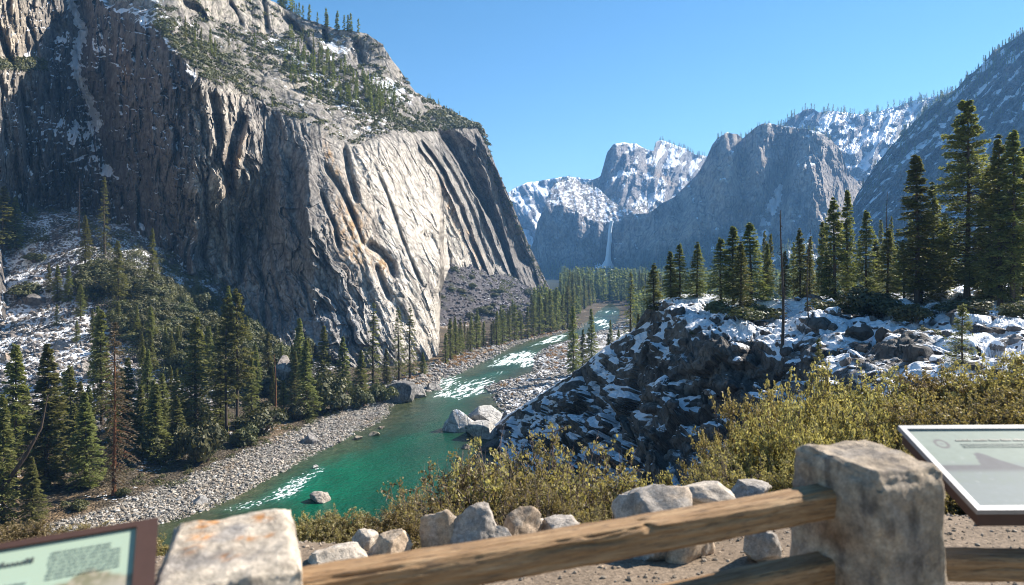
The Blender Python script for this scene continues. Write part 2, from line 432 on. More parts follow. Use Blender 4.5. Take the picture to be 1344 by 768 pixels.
def cliff_cols(R):
    PX, PY, N, Z = R.PXa, R.PYa, R.N, R.Z
    rim = np.interp(PX, *zip(*RIM)); onwall = sm(-5, 10, PY - rim)
    k = np.interp(PX, [-100, 250, 330, 430, 560, 640, 720], [0.05, 0.0, 0.12, 0.42, 0.48, 0.36, 0.42])
    xi = PX - k * (PY - 300)
    n = fbm(PX / 60, PY / 60, 0, 4, 101); v = fbm(xi / 7, PY / 90, 0, 5, 102); f = fbm(PX / 6, PY / 8, 0, 4, 103)
    c = np.broadcast_to(np.array([0.34, 0.31, 0.275]), PX.shape + (3,)).copy()
    c = mixc(c, [0.21, 0.195, 0.18], sm(0.0, 0.35, n) * 0.8)
    c = mixc(c, [0.57, 0.51, 0.435], sm(-0.1, 0.4, blob(PX, PY, 530, 320, 90, 180, -22) - 0.3 + 0.45 * v))  # sunlit face made paler: part of its sunlight is in the colour
    c = mixc(c, [0.44, 0.37, 0.28], blob(PX, PY, 10, 40, 50, 60) * 0.8)
    c = mixc(c, [0.46, 0.40, 0.33], np.clip(blob(PX, PY, 298, 230, 34, 130, 4) * 1.2, 0, 1) * 0.75)  # lit columns lightened, with some of the sun put into their colour
    c = mixc(c, [0.30, 0.30, 0.305], blob(PX, PY, 430, 420, 70, 70) * 0.7)
    c = mixc(c, [0.12, 0.105, 0.095], sm(0.05, 0.4, v) * 0.7)
    c = mixc(c, [0.115, 0.105, 0.10], sm(265, 235, PX) * sm(20, 100, PX + 0.25 * PY) * onwall * 0.75)  # left wall: dark varnished rock, its shade also deepened in the colour
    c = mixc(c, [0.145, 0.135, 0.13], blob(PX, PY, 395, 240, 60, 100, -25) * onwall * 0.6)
    c = mixc(c, [0.10, 0.085, 0.08], sm(0.25, 0.6, fbm(PX / 11, PY / 28, 0, 4, 104)) * 0.5)
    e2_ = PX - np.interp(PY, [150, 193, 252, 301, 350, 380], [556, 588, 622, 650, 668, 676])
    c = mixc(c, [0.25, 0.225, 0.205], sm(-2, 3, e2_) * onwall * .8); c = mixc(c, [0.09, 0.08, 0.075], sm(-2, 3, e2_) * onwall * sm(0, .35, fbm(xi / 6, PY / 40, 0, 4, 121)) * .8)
    # the reddish brown shaded headwall
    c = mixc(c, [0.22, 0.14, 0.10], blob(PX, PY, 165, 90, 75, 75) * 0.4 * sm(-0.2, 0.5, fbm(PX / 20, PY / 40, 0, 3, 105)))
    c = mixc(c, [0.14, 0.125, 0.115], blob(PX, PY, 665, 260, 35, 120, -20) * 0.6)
    # iron stains
    for x, y, rx, ry, a in [(432,205,5,22,-15),(440,228,7,7,0),(300,235,5,40,0),(312,210,4,25,15),(462,300,22,45,-10),(500,345,12,8,0),(505,350,6,12,0),(470,335,14,12,0),(590,270,4,45,-20),(625,330,4,40,-20),(540,110,3,22,-35),(165,100,5,12,0),(340,40,14,6,0)]:
        b = blob(PX, PY, x, y, rx, ry, a) * sm(-0.35, 0.3, fbm(PX / 5, PY / 10, 0, 3, 106))
        c = mixc(c, [0.42, 0.25, 0.105], b * 0.85)
    bench = 1 - onwall
    c = mixc(c, [0.27, 0.245, 0.215], bench * 0.6)
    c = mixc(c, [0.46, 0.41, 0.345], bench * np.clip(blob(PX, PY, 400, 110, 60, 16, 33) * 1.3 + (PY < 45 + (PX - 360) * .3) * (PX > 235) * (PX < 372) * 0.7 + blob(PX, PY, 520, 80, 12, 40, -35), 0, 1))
    c = mixc(c, [0.075, 0.075, 0.04], bench * sm(0.05, 0.35, f + 0.35 * blob(PX, PY, 290, 75, 70, 35, 30) - 0.05) * 0.7)
    g2 = fbm(PX / 2.5, PY / 4, 0, 3, 111)
    c *= (1 + 0.35 * f + 0.3 * g2)[..., None]
    # snow: on whatever lies flat enough
    nz = .65 * R.N[..., 2] + .35 * R.Ns[..., 2]
    s = sm(0.28, 0.62, nz) * 0.75 + 0.34 * fbm(PX / 10, PY / 7, 0, 4, 107) + 0.12 * fbm(PX / 3, PY / 2, 0, 3, 108)
    dist, par = polyd(PX, PY, [(84,-30),(97,15),(110,40),(98,70),(100,95),(112,120),(124,150),(128,165)])
    s = s + (0.85 + .5 * fbm(PX / 4, PY / 5, 0, 4, 110)) * np.exp(-(dist / (7.5 + 5 * fbm(PY / 12, PX * 0, 0, 3, 112))) ** 2) + 0.16 * blob(PX, PY, 70, 225, 90, 70) + 0.12 * blob(PX, PY, 150, 60, 110, 110) - 0.05
    s = s + 0.4 * blob(PX, PY, 90, 240, 60, 40) * (fbm(PX / 16, PY / 5, 0, 3, 109) + 0.1)
    s = s - 0.7 * onwall * sm(240, 300, PX) - 0.14 * onwall
    s = s - bench * (0.50 - 0.45 * blob(PX, PY, 515, 118, 30, 12, 30) - 0.35 * blob(PX, PY, 440, 60, 25, 22) - 0.32 * blob(PX, PY, 365, 60, 22, 10, 30) - 0.33 * blob(PX, PY, 420, 105, 60, 8, 36) - 0.25 * blob(PX, PY, 195, 20, 45, 14, 25) - 0.22 * blob(PX, PY, 600, 155, 40, 12, 20) - 0.18 * blob(PX, PY, 470, 150, 60, 30, 30)) + 0.05
    return np.clip(c, 0.01, 0.9), np.clip(s, 0, 1.2)
M_cliff = mat_rock('granite_cliff', 3.2, 1.6)
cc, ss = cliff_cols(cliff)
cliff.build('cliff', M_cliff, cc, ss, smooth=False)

# ------------------------------------------------------------------ far mountains
def mountain(name, px0, px1, top, bot, pts, mat, amp, colf, snowf, step=1.3, tn=1.5, extra=None, flx=0.2, ridge=1.0, scl=1.0, seed=None):
    seed = seed or int(px0) % 90 + 5
    f = rbf([(a, b, c) for a, b, c in pts], 'lin', 0.1)
    def D(PX, PY, Y):
        xi = PX - flx * (PY - 250)
        d = -amp * (ridged(xi / 26 / scl, PY / 75 / scl, 0, 4, seed) - 0.5) * 1.6 * ridge + amp * 0.7 * fbm(PX / 16, PY / 18, 0, 6, seed + 7, 0.56)
        f1, v1 = cellF1(xi / 8, PY / 16, 0 * xi + .5, seed % 50); d = d + amp * 0.35 * (v1 - 0.5)
        d = d + amp * 1.3 * fbm(PX / 42, PY / 60, 0, 3, seed + 3)
        if extra is not None: d = d + extra(PX, PY)
        return d
    R = Relief(px0, px1, top, bot, f, step, step, 0.3, tn, 0, D, tnf=14)
    col = colf(R); snow = snowf(R)
    R.build(name, mat, np.clip(col, 0.01, 0.9), np.clip(snow, 0, 1.2), smooth=False)
    return R
M_mtn = mat_rock('mountain_granite', 11.0, 6.0, 0.08)
def rockc(R, base, dark, seed, streak=1.0):
    PX, PY = R.PXa, R.PYa
    c = np.broadcast_to(np.array(base), PX.shape + (3,)).copy()
    c = mixc(c, dark, sm(-0.05, 0.45, fbm(PX / 30, PY / 30, 0, 5, seed)) * 0.8)
    c = mixc(c, np.array(dark) * 0.7, sm(0.1, 0.5, fbm(PX / 4, PY / 30, 0, 4, seed + 1)) * 0.6 * streak)
    return c
def snowz(R, lo, hi, base, na, seed, sx=10, sy=8):
    return sm(lo, hi, R.Ns[..., 2]) * 0.8 + base + na * fbm(R.PXa / sx, R.PYa / sy, 0, 5, seed, 0.6)
# farthest snowy ridge on the left of the gap
m1 = mountain('mountain', 640, 800, [(640,252),(668,252),(690,240),(720,236),(745,231),(800,240)], [(640,380),(800,380)],
  [(640,252,3300),(668,252,3350),(720,238,3600),(800,240,3800),(640,370,2900),(720,340,3000),(800,370,3100)], M_mtn, 60,
  lambda R: rockc(R, (0.26,0.26,0.27), (0.17,0.17,0.19), 300), lambda R: snowz(R, 0.3, 0.9, 0.12, 0.6, 301, 12, 16), flx=0.5)
m0 = mountain('mountain', 640, 720, [(640,243),(668,254),(685,251),(700,252),(720,262)], [(640,300),(720,300)],
  [(640,245,5200),(720,255,5200),(640,300,5000),(720,300,5000)], M_mtn, 30, lambda R: rockc(R, (0.4,0.4,0.42), (0.3,0.3,0.33), 310), lambda R: snowz(R, 0, 0.5, 0.45, 0.3, 311))
# twin snowy peaks behind the fall
m3 = mountain('mountain', 745, 960, [(745,300),(752,255),(775,238),(788,232),(797,200),(805,190),(818,187),(835,189),(848,196),(858,197),(862,185),(872,185),(885,189),(898,194),(912,202),(925,204),(960,215)], [(745,360),(960,360)],
  [(745,250,2650),(788,235,2600),(800,200,2600),(818,190,2620),(840,200,2800),(862,187,2950),(925,205,3200),(960,215,3300),(780,300,2450),(820,290,2480),(850,260,2600),(880,270,2750),(920,260,2950),(745,360,2400),(830,360,2400),(960,360,2500)],
  M_mtn, 50, lambda R: mixc(mixc(rockc(R, (0.30,0.275,0.26), (0.20,0.19,0.19), 320), [0.42,0.33,0.24], blob(R.PXa, R.PYa, 868, 232, 26, 5, 35) * 0.9), [0.12,0.12,0.13], blob(R.PXa, R.PYa, 866, 192, 8, 6) * 0.7),
  lambda R: snowz(R, 0.25, 0.8, 0.08, 0.55, 321, 9, 7) - 0.25 * blob(R.PXa, R.PYa, 795, 235, 14, 35) + 0.22 * blob(R.PXa, R.PYa, 845, 245, 35, 40) - 0.5 * blob(R.PXa, R.PYa, 868, 230, 24, 4, 35), flx=-0.3)
# shoulder with the hanging valley: lit snowy top, shaded wall underneath
BR = [(700,262),(722,262),(750,275),(770,300),(785,312),(800,290),(806,291),(830,285),(850,290)]
def f2(PX, PY):
    e = np.interp(PX, [700,712,722,745,765,783,800,812,830,860], [285,272,266,272,283,292,292,290,280,290])
    return -np.clip(e - PY, 0, 60) * -6.0
m2 = mountain('mountain', 690, 850, [(690,345),(700,318),(706,290),(712,278),(722,250),(730,240),(742,234),(752,233),(762,240),(775,243),(785,247),(800,262),(812,270),(830,276),(850,262)], [(690,380),(850,380)],
  [(690,345,2150),(712,280,2120),(745,234,2200),(700,380,2100),(745,300,2050),(745,360,2000),(785,300,2020),(785,360,1980),(800,290,2080),(800,345,2070),(815,300,2010),(815,360,1960),(850,300,2000),(850,370,1900)],
  M_mtn, 26, lambda R: mixc(rockc(R, (0.30,0.275,0.26), (0.18,0.17,0.17), 330), [0.07,0.085,0.07], sm(335, 352, R.PYa + 8 * fbm(R.PXa / 12, 0, 0, 3, 332)) * 0.8),
  lambda R: np.where(R.PYa < np.interp(R.PXa, [690,712,722,745,765,783,800,812,830,850], [290,274,270,276,288,295,293,291,284,290]) + 4 * fbm(R.PXa / 8, R.PYa / 8, 0, 2, 333), snowz(R, 0.15, 0.8, -0.34, 0.8, 331, 4, 3) + 0.35 * fbm(R.PXa / 14, R.PYa / 7, 0, 3, 334), snowz(R, 0.4, 0.9, -0.25, 0.35, 331, 6, 5)) + 0.5 * blob(R.PXa, R.PYa, 780, 352, 16, 5, -20) + 0.7 * blob(R.PXa, R.PYa, 764, 292, 8, 2, 45), extra=f2)
# long dark wall right of the fall
def x4(PX, PY):
    return -95 * blob(PX, PY, 952, 232, 24, 60) - 85 * blob(PX, PY, 1075, 235, 30, 55) - 60 * blob(PX, PY, 900, 300, 30, 40) - 50 * blob(PX, PY, 1000, 215, 14, 45) + groove(PX, PY, [(1022,225),(1010,265),(990,305)], 12, 90, False) + groove(PX, PY, [(974,178),(976,240),(965,330)], 10, 55, False) + groove(PX, PY, [(1040,185),(1028,250),(1015,330)], 8, 60, False) + groove(PX, PY, [(895,235),(888,330)], 9, 25, False)
m4 = mountain('mountain', 806, 1190, [(806,294),(825,282),(850,280),(868,268),(885,258),(900,244),(915,228),(927,208),(935,190),(943,180),(955,174),(968,176),(975,182),(985,172),(1000,162),(1012,162),(1030,166),(1050,168),(1075,172),(1092,185),(1104,198),(1112,225),(1125,238),(1150,238),(1190,260)], [(806,382),(1190,382)],
  [(806,300,2080),(820,340,1950),(850,285,1930),(900,250,1900),(955,178,1900),(1000,165,1850),(1075,175,1800),(1104,200,1780),(1125,240,1850),(1190,260,1900),(806,380,1900),(860,380,1700),(900,380,1560),(1000,380,1450),(1100,380,1400),(1190,380,1400),(850,330,1750),(955,290,1740),(1060,280,1640),(955,330,1640),(1060,330,1540)],
  M_mtn, 22, lambda R: mixc(mixc(mixc(rockc(R, (0.36,0.315,0.275), (0.17,0.16,0.16), 340, 1.4), [0.40,0.30,0.21], blob(R.PXa, R.PYa, 955, 235, 48, 30) * 0.85), [0.38,0.29,0.21], blob(R.PXa, R.PYa, 905, 305, 60, 20, -12) * 0.8), [0.045,0.06,0.045], sm(-18, 6, R.PYa - np.interp(R.PXa, [800,850,900,950,1000,1190], [345,338,325,305,312,330]) + 16 * fbm(R.PXa / 14, R.PYa / 14, 0, 4, 342)) * 0.85),
  lambda R: snowz(R, 0.4, 0.85, -0.2, 0.40, 341, 7, 9) + 0.75 * blob(R.PXa, R.PYa, 1014, 262, 8, 38, 28) + 0.5 * blob(R.PXa, R.PYa, 985, 292, 30, 26) * (.5 + fbm(R.PXa / 5, R.PYa / 4, 0, 4, 345) * 1.6) + 0.2 * blob(R.PXa, R.PYa, 1060, 290, 50, 12, -25) - 0.3 * blob(R.PXa, R.PYa, 900, 290, 70, 40), extra=x4, flx=0.05)
# snowy ridge behind with trees along the crest
m5 = mountain('mountain', 1010, 1300, [(1010,172),(1025,168),(1035,158),(1045,150),(1060,143),(1066,142),(1075,147),(1092,146),(1110,148),(1130,150),(1150,146),(1175,140),(1200,132),(1230,125),(1300,110)], [(1010,300),(1300,300)],
  [(1010,172,2500),(1060,145,2500),(1110,150,2550),(1150,146,2600),(1300,110,2700),(1010,300,2200),(1080,210,2350),(1130,220,2200),(1180,200,2300),(1200,300,2000),(1300,300,2000)],
  M_mtn, 42, lambda R: rockc(R, (0.22,0.21,0.21), (0.14,0.135,0.15), 350), lambda R: snowz(R, 0.25, 0.8, 0.06, 0.6, 351, 7, 9), flx=-0.5)
# the near right mountainside
m6 = mountain('mountain', 1060, 1560, [(1060,380),(1085,345),(1105,300),(1125,255),(1150,215),(1180,180),(1205,155),(1230,132),(1255,118),(1270,100),(1290,85),(1305,66),(1325,55),(1344,42),(1400,10),(1560,-60)], [(1060,385),(1560,385)],
  [(1060,380,1250),(1105,300,1280),(1180,180,1400),(1255,118,1420),(1344,42,1400),(1560,-60,1250),(1110,380,1150),(1200,380,950),(1344,380,800),(1560,380,650),(1200,260,1180),(1344,200,1120),(1560,200,900)],
  M_mtn, 26, lambda R: mixc(rockc(R, (0.21,0.20,0.20), (0.11,0.11,0.115), 360), [0.05,0.06,0.05], sm(-0.1, 0.3, fbm(R.PXa / 9, R.PYa / 6, 0, 4, 362)) * 0.5),
  lambda R: snowz(R, 0.35, 0.8, -0.1, 0.65, 361, 9, 4) + 0.12 * sm(260, 100, R.PYa) - 0.5 * blob(R.PXa, R.PYa, 1200, 245, 45, 30, -45) - 0.3 * blob(R.PXa, R.PYa, 1320, 170, 40, 25), flx=-0.7, scl=0.9)
# ------------------------------------------------------------------ valley ground: one sheet from behind the viewpoint to the horizon
LB = [(398,800),(405,790),(408,786),(415,779),(425,768),(430,760),(435,745),(439,735),(443,711),(447,690),(457,664),(470,640),(478,622),(485,607),(492,592),(497,578),(508,566),(516,556),(522,540),(528,520),(535,511),(550,500),(565,470),(580,440),(600,400),(620,362),(650,305),(670,262),(690,200),(720,120),(780,-40)]
RB = [(398,802),(405,812),(410,814),(420,812),(430,803),(435,790),(440,766),(446,751),(452,733),(460,712),(468,706),(474,704),(484,704),(491,700),(498,670),(508,641),(518,650),(530,658),(540,664),(550,662),(575,668),(600,680),(640,690),(780,760)]
def riverd(X, Y):
    """metres inside (+) or outside (-) the water's edge"""
    py = HOR + 50 * F / np.maximum(Y, 20)
    px = 672 + X / np.maximum(Y, 20) * F
    l = np.interp(py, *zip(*LB)); r = np.interp(py, *zip(*RB))
    wig = 2.2 * fbm(X / 14, Y / 14, 0, 4, 201)
    m = Y / F
    slope = 0.62
    dl = (px - l) * m * slope + wig; dr = (r - px) * m * slope + wig
    return np.where(Y > 845, -40, np.minimum(dl, dr)), dl, dr
TP = []
def tp(px, py, Y): x, y, z = W(px, py, Y); TP.append((x, y, z - RIV))
for a in [(0,560,200),(0,500,230),(0,450,258),(0,380,298),(0,320,325),(0,280,345),(-150,290,345),(-150,380,290),(-150,450,250),(-150,560,200),
          (60,560,200),(60,480,240),(60,400,288),(60,330,318),(60,285,350),(100,285,385),(90,270,420),(-150,250,420),(0,262,420),
          (120,560,200),(120,500,232),(120,430,270),(120,370,300),(120,310,330),(170,310,345),
          (180,560,205),(180,490,240),(180,430,275),(170,372,305),(200,368,318),(200,395,300),(230,385,330),
          (240,550,212),(240,480,250),(240,430,285),(262,398,320),(290,420,318),(300,480,262),(300,540,228),
          (320,430,325),(340,442,300),(350,490,258),(390,462,335)]: tp(*a)
for px, py in [(0,600),(0,640),(0,700),(100,600),(100,640),(200,580),(200,600),(200,640),(300,560),(300,600),(350,540),(400,520),(400,560),(450,500),(500,488),(560,476),(-150,600),(-150,700),(600,560),(700,600),(800,640),(640,450),(750,430),(800,405),(500,520),(700,480),(900,480)]:
    tp(px, py, 50 * F / (py - HOR))
# scree between the two buttresses
for a in [(583,345,600),(600,348,604),(640,362,665),(665,367,735),(700,386,840),(720,386,900),(583,385,560),(640,395,610),(690,405,690),(740,402,800),(583,320,660),(640,340,760)]: tp(*a)
for px, py in [(585,432),(640,428),(700,420),(740,410),(760,398),(600,445),(560,445),(900,390),(1100,390),(1400,380),(800,380),(700,381)]: tp(px, py, 50 * F / (py - HOR))
tf = rbf(TP, 'lin', 0.05)
YO = 12.0
Yr = np.concatenate([np.linspace(-6, 3.0, 60), np.linspace(3.04, 9, 150)[:-1], np.exp(np.linspace(math.log(9), math.log(100), 90))[:-1], np.exp(np.linspace(math.log(100), math.log(1000), 620))[:-1], np.exp(np.linspace(math.log(1000), math.log(7500), 90))])
pxc = np.concatenate([np.linspace(-1000, -220, 60)[:-1], np.arange(-220, 1560, 2.0), np.linspace(1562, 2500, 60)])
YY = np.broadcast_to(Yr[:, None], (len(Yr), len(pxc))).copy()
XX = (pxc[None] - 672) / F * (YY + YO) 
# let the fan converge on the camera's own fan far away
XX = np.where(YY > 90, (pxc[None] - 672) / F * YY, (pxc[None] - 672) / F * (YY + YO * sm(90, 5, YY)))
def edge(X): return 3.95 - 0.25 * sm(.3, -.3, X) + 0.5 * pn(X / 1.7, 0.3, 0, 55) + 0.12 * np.maximum(X - 0.8, 0) 
def nearz(X, Y):
    e = edge(X)
    d = np.maximum(Y - e, 0)
    s = 0.62 - 0.40 * sm(1.5, 6, X) * sm(20, 8, Y)
    z = -(np.sqrt(d * d + 0.5) - np.sqrt(0.5)) * s
    return z + 0.012 * fbm(X * 1.5, Y * 1.5, 0, 4, 56) + 0.2 * sm(1, 10, d) * fbm(X / 2, Y / 2, 0, 4, 57)
def groundz(X, Y, full=False):
    t = np.maximum(tf(X, Y), 0)
    rd, dl, dr = riverd(X, Y)
    far = sm(900, 1300, Y)
    t = t * (1 - far)
    hill = sm(0.5, 6, t)
    z = RIV + 0.35 + t
    bank = np.clip(-rd, 0, 60)
    z = z + np.clip(bank * 0.045, 0, 1.8) * (1 - hill)
    rough = 0.25 * fbm(X / 3.0, Y / 3.0, 0, 5, 202) + 0.35 * fbm(X / 11, Y / 11, 0, 4, 203)
    z = z + rough * (0.6 + 2.0 * hill) * sm(0, 6, bank)
    z = z + hill * 2.2 * fbm(X / 9, Y / 12, 0, 5, 204)
    z = np.where(rd > -1.0, np.minimum(z, RIV + 0.3 - 0.25 * (rd + 1.0)), z)
    z = np.maximum(z, RIV - 3.0)
    near = nearz(X, np.minimum(Y, 95))
    z = np.where(Y < 95, np.maximum(near, RIV + 0.2 - 40 * sm(88, 95, Y) * 0), z) if True else z
    return (z, t, rd, dl, dr, rough) if full else z
ZZ, TT, RD, DL, DR, RO = groundz(XX, YY, True)
PYg = HOR + (EYE - ZZ) / np.maximum(YY, .5) * F
PXg = 672 + XX / np.maximum(YY, .5) * F
n1 = fbm(XX / 20, YY / 20, 0, 4, 210); n2 = fbm(XX / 3, YY / 3, 0, 5, 211); n3 = fbm(XX / 1.2, YY / 1.2, 0, 3, 212)
valley = sm(90, 96, YY)
hill = sm(0.8, 5, TT)
c = np.broadcast_to(np.array([0.105, 0.085, 0.06]), XX.shape + (3,)).copy()          # forest floor
cob = sm(-12, -9, DL + 7 * n1) * (DL < 2) * (1 - hill) * sm(500, 430, YY)                 # cobble bar on the left bank
rb = (DR < 1) * sm(700, 500, YY) * (1 - hill)
c = mixc(c, [0.36, 0.34, 0.31], np.clip(cob + rb, 0, 1) * (0.75 + 0.5 * n2))
c = mixc(c, [0.22, 0.15, 0.085], sm(0.05, 0.35, n1 + 0.25 * blob(PXg, PYg, 590, 470, 60, 18) + 0.35 * blob(PXg, PYg, 720, 438, 60, 8, -10) + 0.3 * blob(PXg, PYg, 60, 660, 90, 30)) * 0.75 * (1 - hill))
c = mixc(c, [0.16, 0.145, 0.14], hill * (0.8 + 0.4 * n2))
scree = hill * sm(480, 520, YY)
c = mixc(c, [0.13, 0.118, 0.125], scree * 0.9)
c = mixc(c, [0.07, 0.07, 0.04], hill * (1 - scree) * sm(-0.1, 0.25, fbm(XX / 16, YY / 16, 0, 4, 213)) * 0.6)
c = mixc(c, [0.05, 0.055, 0.03], scree * sm(0.05, 0.3, fbm(XX / 22, YY / 12, 0, 4, 214)) * 0.6)
# river bed
c = mixc(c, [0.12, 0.12, 0.07], sm(-1.5, 0.5, RD) * valley)
# far valley floor under the forest
c = mixc(c, [0.05, 0.055, 0.035], sm(850, 1000, YY))
dirt = np.broadcast_to(np.array([0.215, 0.165, 0.12]), XX.shape + (3,)) * (1 + 0.25 * fbm(XX * 3, YY * 3, 0, 4, 215))[..., None]
slp = sm(0.3, 1.6, YY - edge(XX))
dirt = mixc(dirt, [0.10, 0.085, 0.06], slp)
c = np.where(valley[..., None] > 0.5, c, dirt)
c *= (1 + 0.25 * n3)[..., None]
snow = hill * (0.42 + 0.55 * fbm(XX / 9, YY / 9, 0, 4, 216)) + (1 - hill) * (0.05 + 0.75 * n1)
snow = snow + 0.20 * blob(PXg, PYg, 40, 400, 80, 90) * hill + 0.22 * blob(PXg, PYg, 110, 470, 60, 60) - 0.35 * scree + 0.25 * blob(PXg, PYg, 230, 600, 50, 25) + 0.3 * blob(PXg, PYg, 175, 655, 70, 14) + 0.45 * rb * (n1 + 0.75)
snow = snow - 0.35 * blob(PXg, PYg, 240, 440, 90, 50) - 0.4 * cob + 0.35 * blob(PXg, PYg, 655, 455, 40, 5, -10) + 0.4 * blob(PXg, PYg, 720, 545, 40, 40)
snow = np.where(RD > -1.2, 0, snow) * valley * sm(1000, 850, YY)
snow = snow + (1 - valley) * sm(1.0, 3.0, YY - edge(XX)) * (0.15 + 0.5 * fbm(XX / 1.5, YY / 1.5, 0, 4, 217))
def mat_ground():
    t = NT('ground'); P = t.pos(); c = t.attr('col', 'Color')
    near = t.rng(t.n('ShaderNodeSeparateXYZ').outputs[1], 0, 1)
    sep = [x for x in t.t.nodes if x.bl_idname == 'ShaderNodeSeparateXYZ'][0]; t.l(P, sep.inputs[0])
    nearm = t.rng(sep.outputs[1], 60, 90, 1, 0); t.t.nodes.remove(near.node)
    v1 = t.vor(1.1, P, 'F1', 'Color'); ve = t.vor(1.1, P, 'DISTANCE_TO_EDGE')
    v2 = t.vor(0.45, P, 'F1', 'Color')
    sepc = t.n('ShaderNodeSeparateColor'); t.l(v1, sepc.inputs[0])
    n = t.noise(1.5, 8, 0.7, P)
    g = t.noise(38, 8, 0.75, P); g2 = t.vor(70, P, 'F1', 'Color'); sg = t.n('ShaderNodeSeparateColor'); t.l(g2, sg.inputs[0])
    fv = t.math('MULTIPLY', t.rng(sepc.outputs[0], 0, 1, 0.55, 1.35, False), t.rng(ve, 0, 0.12, 0.45, 1.0))
    fn = t.math('MULTIPLY', t.rng(g, 0.3, 0.7, 0.7, 1.3), t.rng(sg.outputs[0], 0, 1, 0.75, 1.25, False))
    f = t.n('ShaderNodeMix'); t.l(nearm, f.inputs[0]); t.l(fv, f.inputs[2]); t.l(fn, f.inputs[3])
    cb = t.n('ShaderNodeCombineColor')
    for i in range(3): t.l(f.outputs[0], cb.inputs[i])
    col = t.mix(1.0, c, cb.outputs[0], 'MULTIPLY')
    s = t.rng(t.math('ADD', t.attr('snow'), t.math('ADD', t.math('MULTIPLY', t.math('SUBTRACT', n, 0.5), 1.6), t.math('MULTIPLY', t.math('SUBTRACT', sepc.outputs[1], 0.5), 0.35))), 0.46, 0.54)
    col = t.mix(s, col, (0.80, 0.82, 0.86))
    h = t.math('ADD', t.math('MULTIPLY', t.rng(ve, 0, 0.3), 0.5), n)
    b1 = t.bump(h, 0.9, 0.5)
    b2 = t.bump(t.math('ADD', g, sg.outputs[0]), 0.5, 0.012)
    nm = t.n('ShaderNodeMix'); nm.data_type = 'VECTOR'; t.l(nearm, nm.inputs[0]); t.l(b1, nm.inputs[4]); t.l(b2, nm.inputs[5])
    return t.done(t.bsdf(col, t.rng(s, 0, 1, 0.9, 0.6), nm.outputs[1], 0.15))
gm = mesh_np('ground', np.stack([XX, YY, ZZ], -1).reshape(-1, 3), gridfaces(*XX.shape), True, {'col': np.clip(c, 0.01, 0.9).reshape(-1, 3), 'snow': np.clip(snow, 0, 1.2).ravel()})
link('ground', gm, mat_ground())['kind'] = 'structure'

# ------------------------------------------------------------------ river
pyr = np.linspace(398, 760, 420)[:, None]; tr = np.linspace(-0.02, 1.02, 220)[None]
pl = np.interp(pyr, *zip(*LB)); pr = np.interp(pyr, *zip(*RB))
Yw = 50 * F / (pyr - HOR); padm = 6.0 * F / Yw
PXr = (pl - padm) + ((pr + padm) - (pl - padm)) * tr
Yw = np.broadcast_to(Yw, PXr.shape); PYr = np.broadcast_to(pyr, PXr.shape)
Xw = (PXr - 672) / F * Yw
rd, dl, dr = riverd(Xw, Yw)
# flow direction streaks
def foamzone(cx, cy, rx, ry, ang, a=1.0): return a * blob(PXr, PYr, cx, cy, rx, ry, ang)
fz = sum([foamzone(*z) for z in [(583,503,26,10,-15,1.1),(622,508,32,9,-18,1.15),(612,516,26,6,-8,1.0),(680,468,34,6,-12,1.15),(698,474,22,4,-5,1.1),(660,478,22,3,-10,0.7),(690,480,14,2.5,-8,0.8),(720,448,26,3.5,-12,0.9),(735,441,18,2.5,-10,0.8),(790,424,14,7,20,1.0),(800,410,16,3,0,0.8),(655,490,18,3,-10,0.5),
   (392,632,28,10,-28,1.0),(378,648,20,8,-20,0.95),(420,618,10,5,-30,0.5),(350,652,30,6,-20,0.4),(328,664,30,6,-15,0.65),(455,600,16,4,-30,.35),(575,520,20,5,-15,.5),(300,668,25,4,-15,0.4),(585,535,25,3,-30,0.25)]])
al_, ac_ = PXr * .94 - PYr * .33, PXr * .33 + PYr * .94
str_ = fbm(al_ / 15, ac_ / 2.0, 0, 5, 221, 0.7) + .35 * pn(al_ / 5, ac_ / 1.2, 0, 222)
foam = np.clip(fz, 0, 1.0) * 0.62 + 1.0 * str_ * (.25 + .75 * np.clip(fz * 1.5, 0, 1)) - .02 + 0.12 * sm(500, 470, PYr) + 0.05
foam = foam + 0.25 * sm(1.6, 0.1, rd) * (fbm(Xw / 2, Yw / 2, 0, 3, 223) + 0.2)
deep = sm(1.0, 20, rd + 4 * fbm(Xw / 12, Yw / 12, 0, 4, 222)) * (0.55 + 0.6 * blob(PXr, PYr, 540, 590, 140, 60, -25) + 0.2)
zz = RIV + 0.0 + 0.10 * fbm(Xw / 2.2, Yw / 2.2, 0, 4, 224) * (0.4 + 2 * np.clip(fz, 0, 1)) + 0.1 * np.clip(fz, 0, 1) * str_
cw = np.broadcast_to(np.array([0.055, 0.066, 0.030]), PXr.shape + (3,)).copy()
cw = mixc(cw, [0.020, 0.048, 0.026], sm(0.0, 0.35, deep))
cw = mixc(cw, [0.0005, 0.062, 0.030], sm(0.3, 0.8, deep))
stn = sm(.1, .4, fbm(Xw / 1.6, Yw / 1.6, 0, 4, 229)) * sm(9, 1, rd)
cw = mixc(cw, [0.16, 0.14, 0.08], stn * .6); cw = mixc(cw, [0.012, 0.02, 0.012], sm(.1, .4, fbm(Xw / 3.2, Yw / 3.2, 0, 4, 230)) * sm(12, 2, rd) * .6)
cw = mixc(cw, [0.0005, 0.115, 0.058], blob(PXr, PYr, 420, 640, 60, 30, -20) * 0.9 + blob(PXr, PYr, 470, 620, 60, 30, -20) * 0.5)
cw = mixc(cw, [0.02, 0.20, 0.15], np.clip(fz, 0, 1) * 0.45)
cw *= (1 + 0.35 * fbm(Xw / 9, Yw / 16, 0, 4, 226))[..., None]
cw = mixc(cw, [0.03, 0.045, 0.02], sm(0.05, 0.4, fbm(Xw / 7, Yw / 7, 0, 4, 225)) * 0.4 * sm(14, 4, rd))
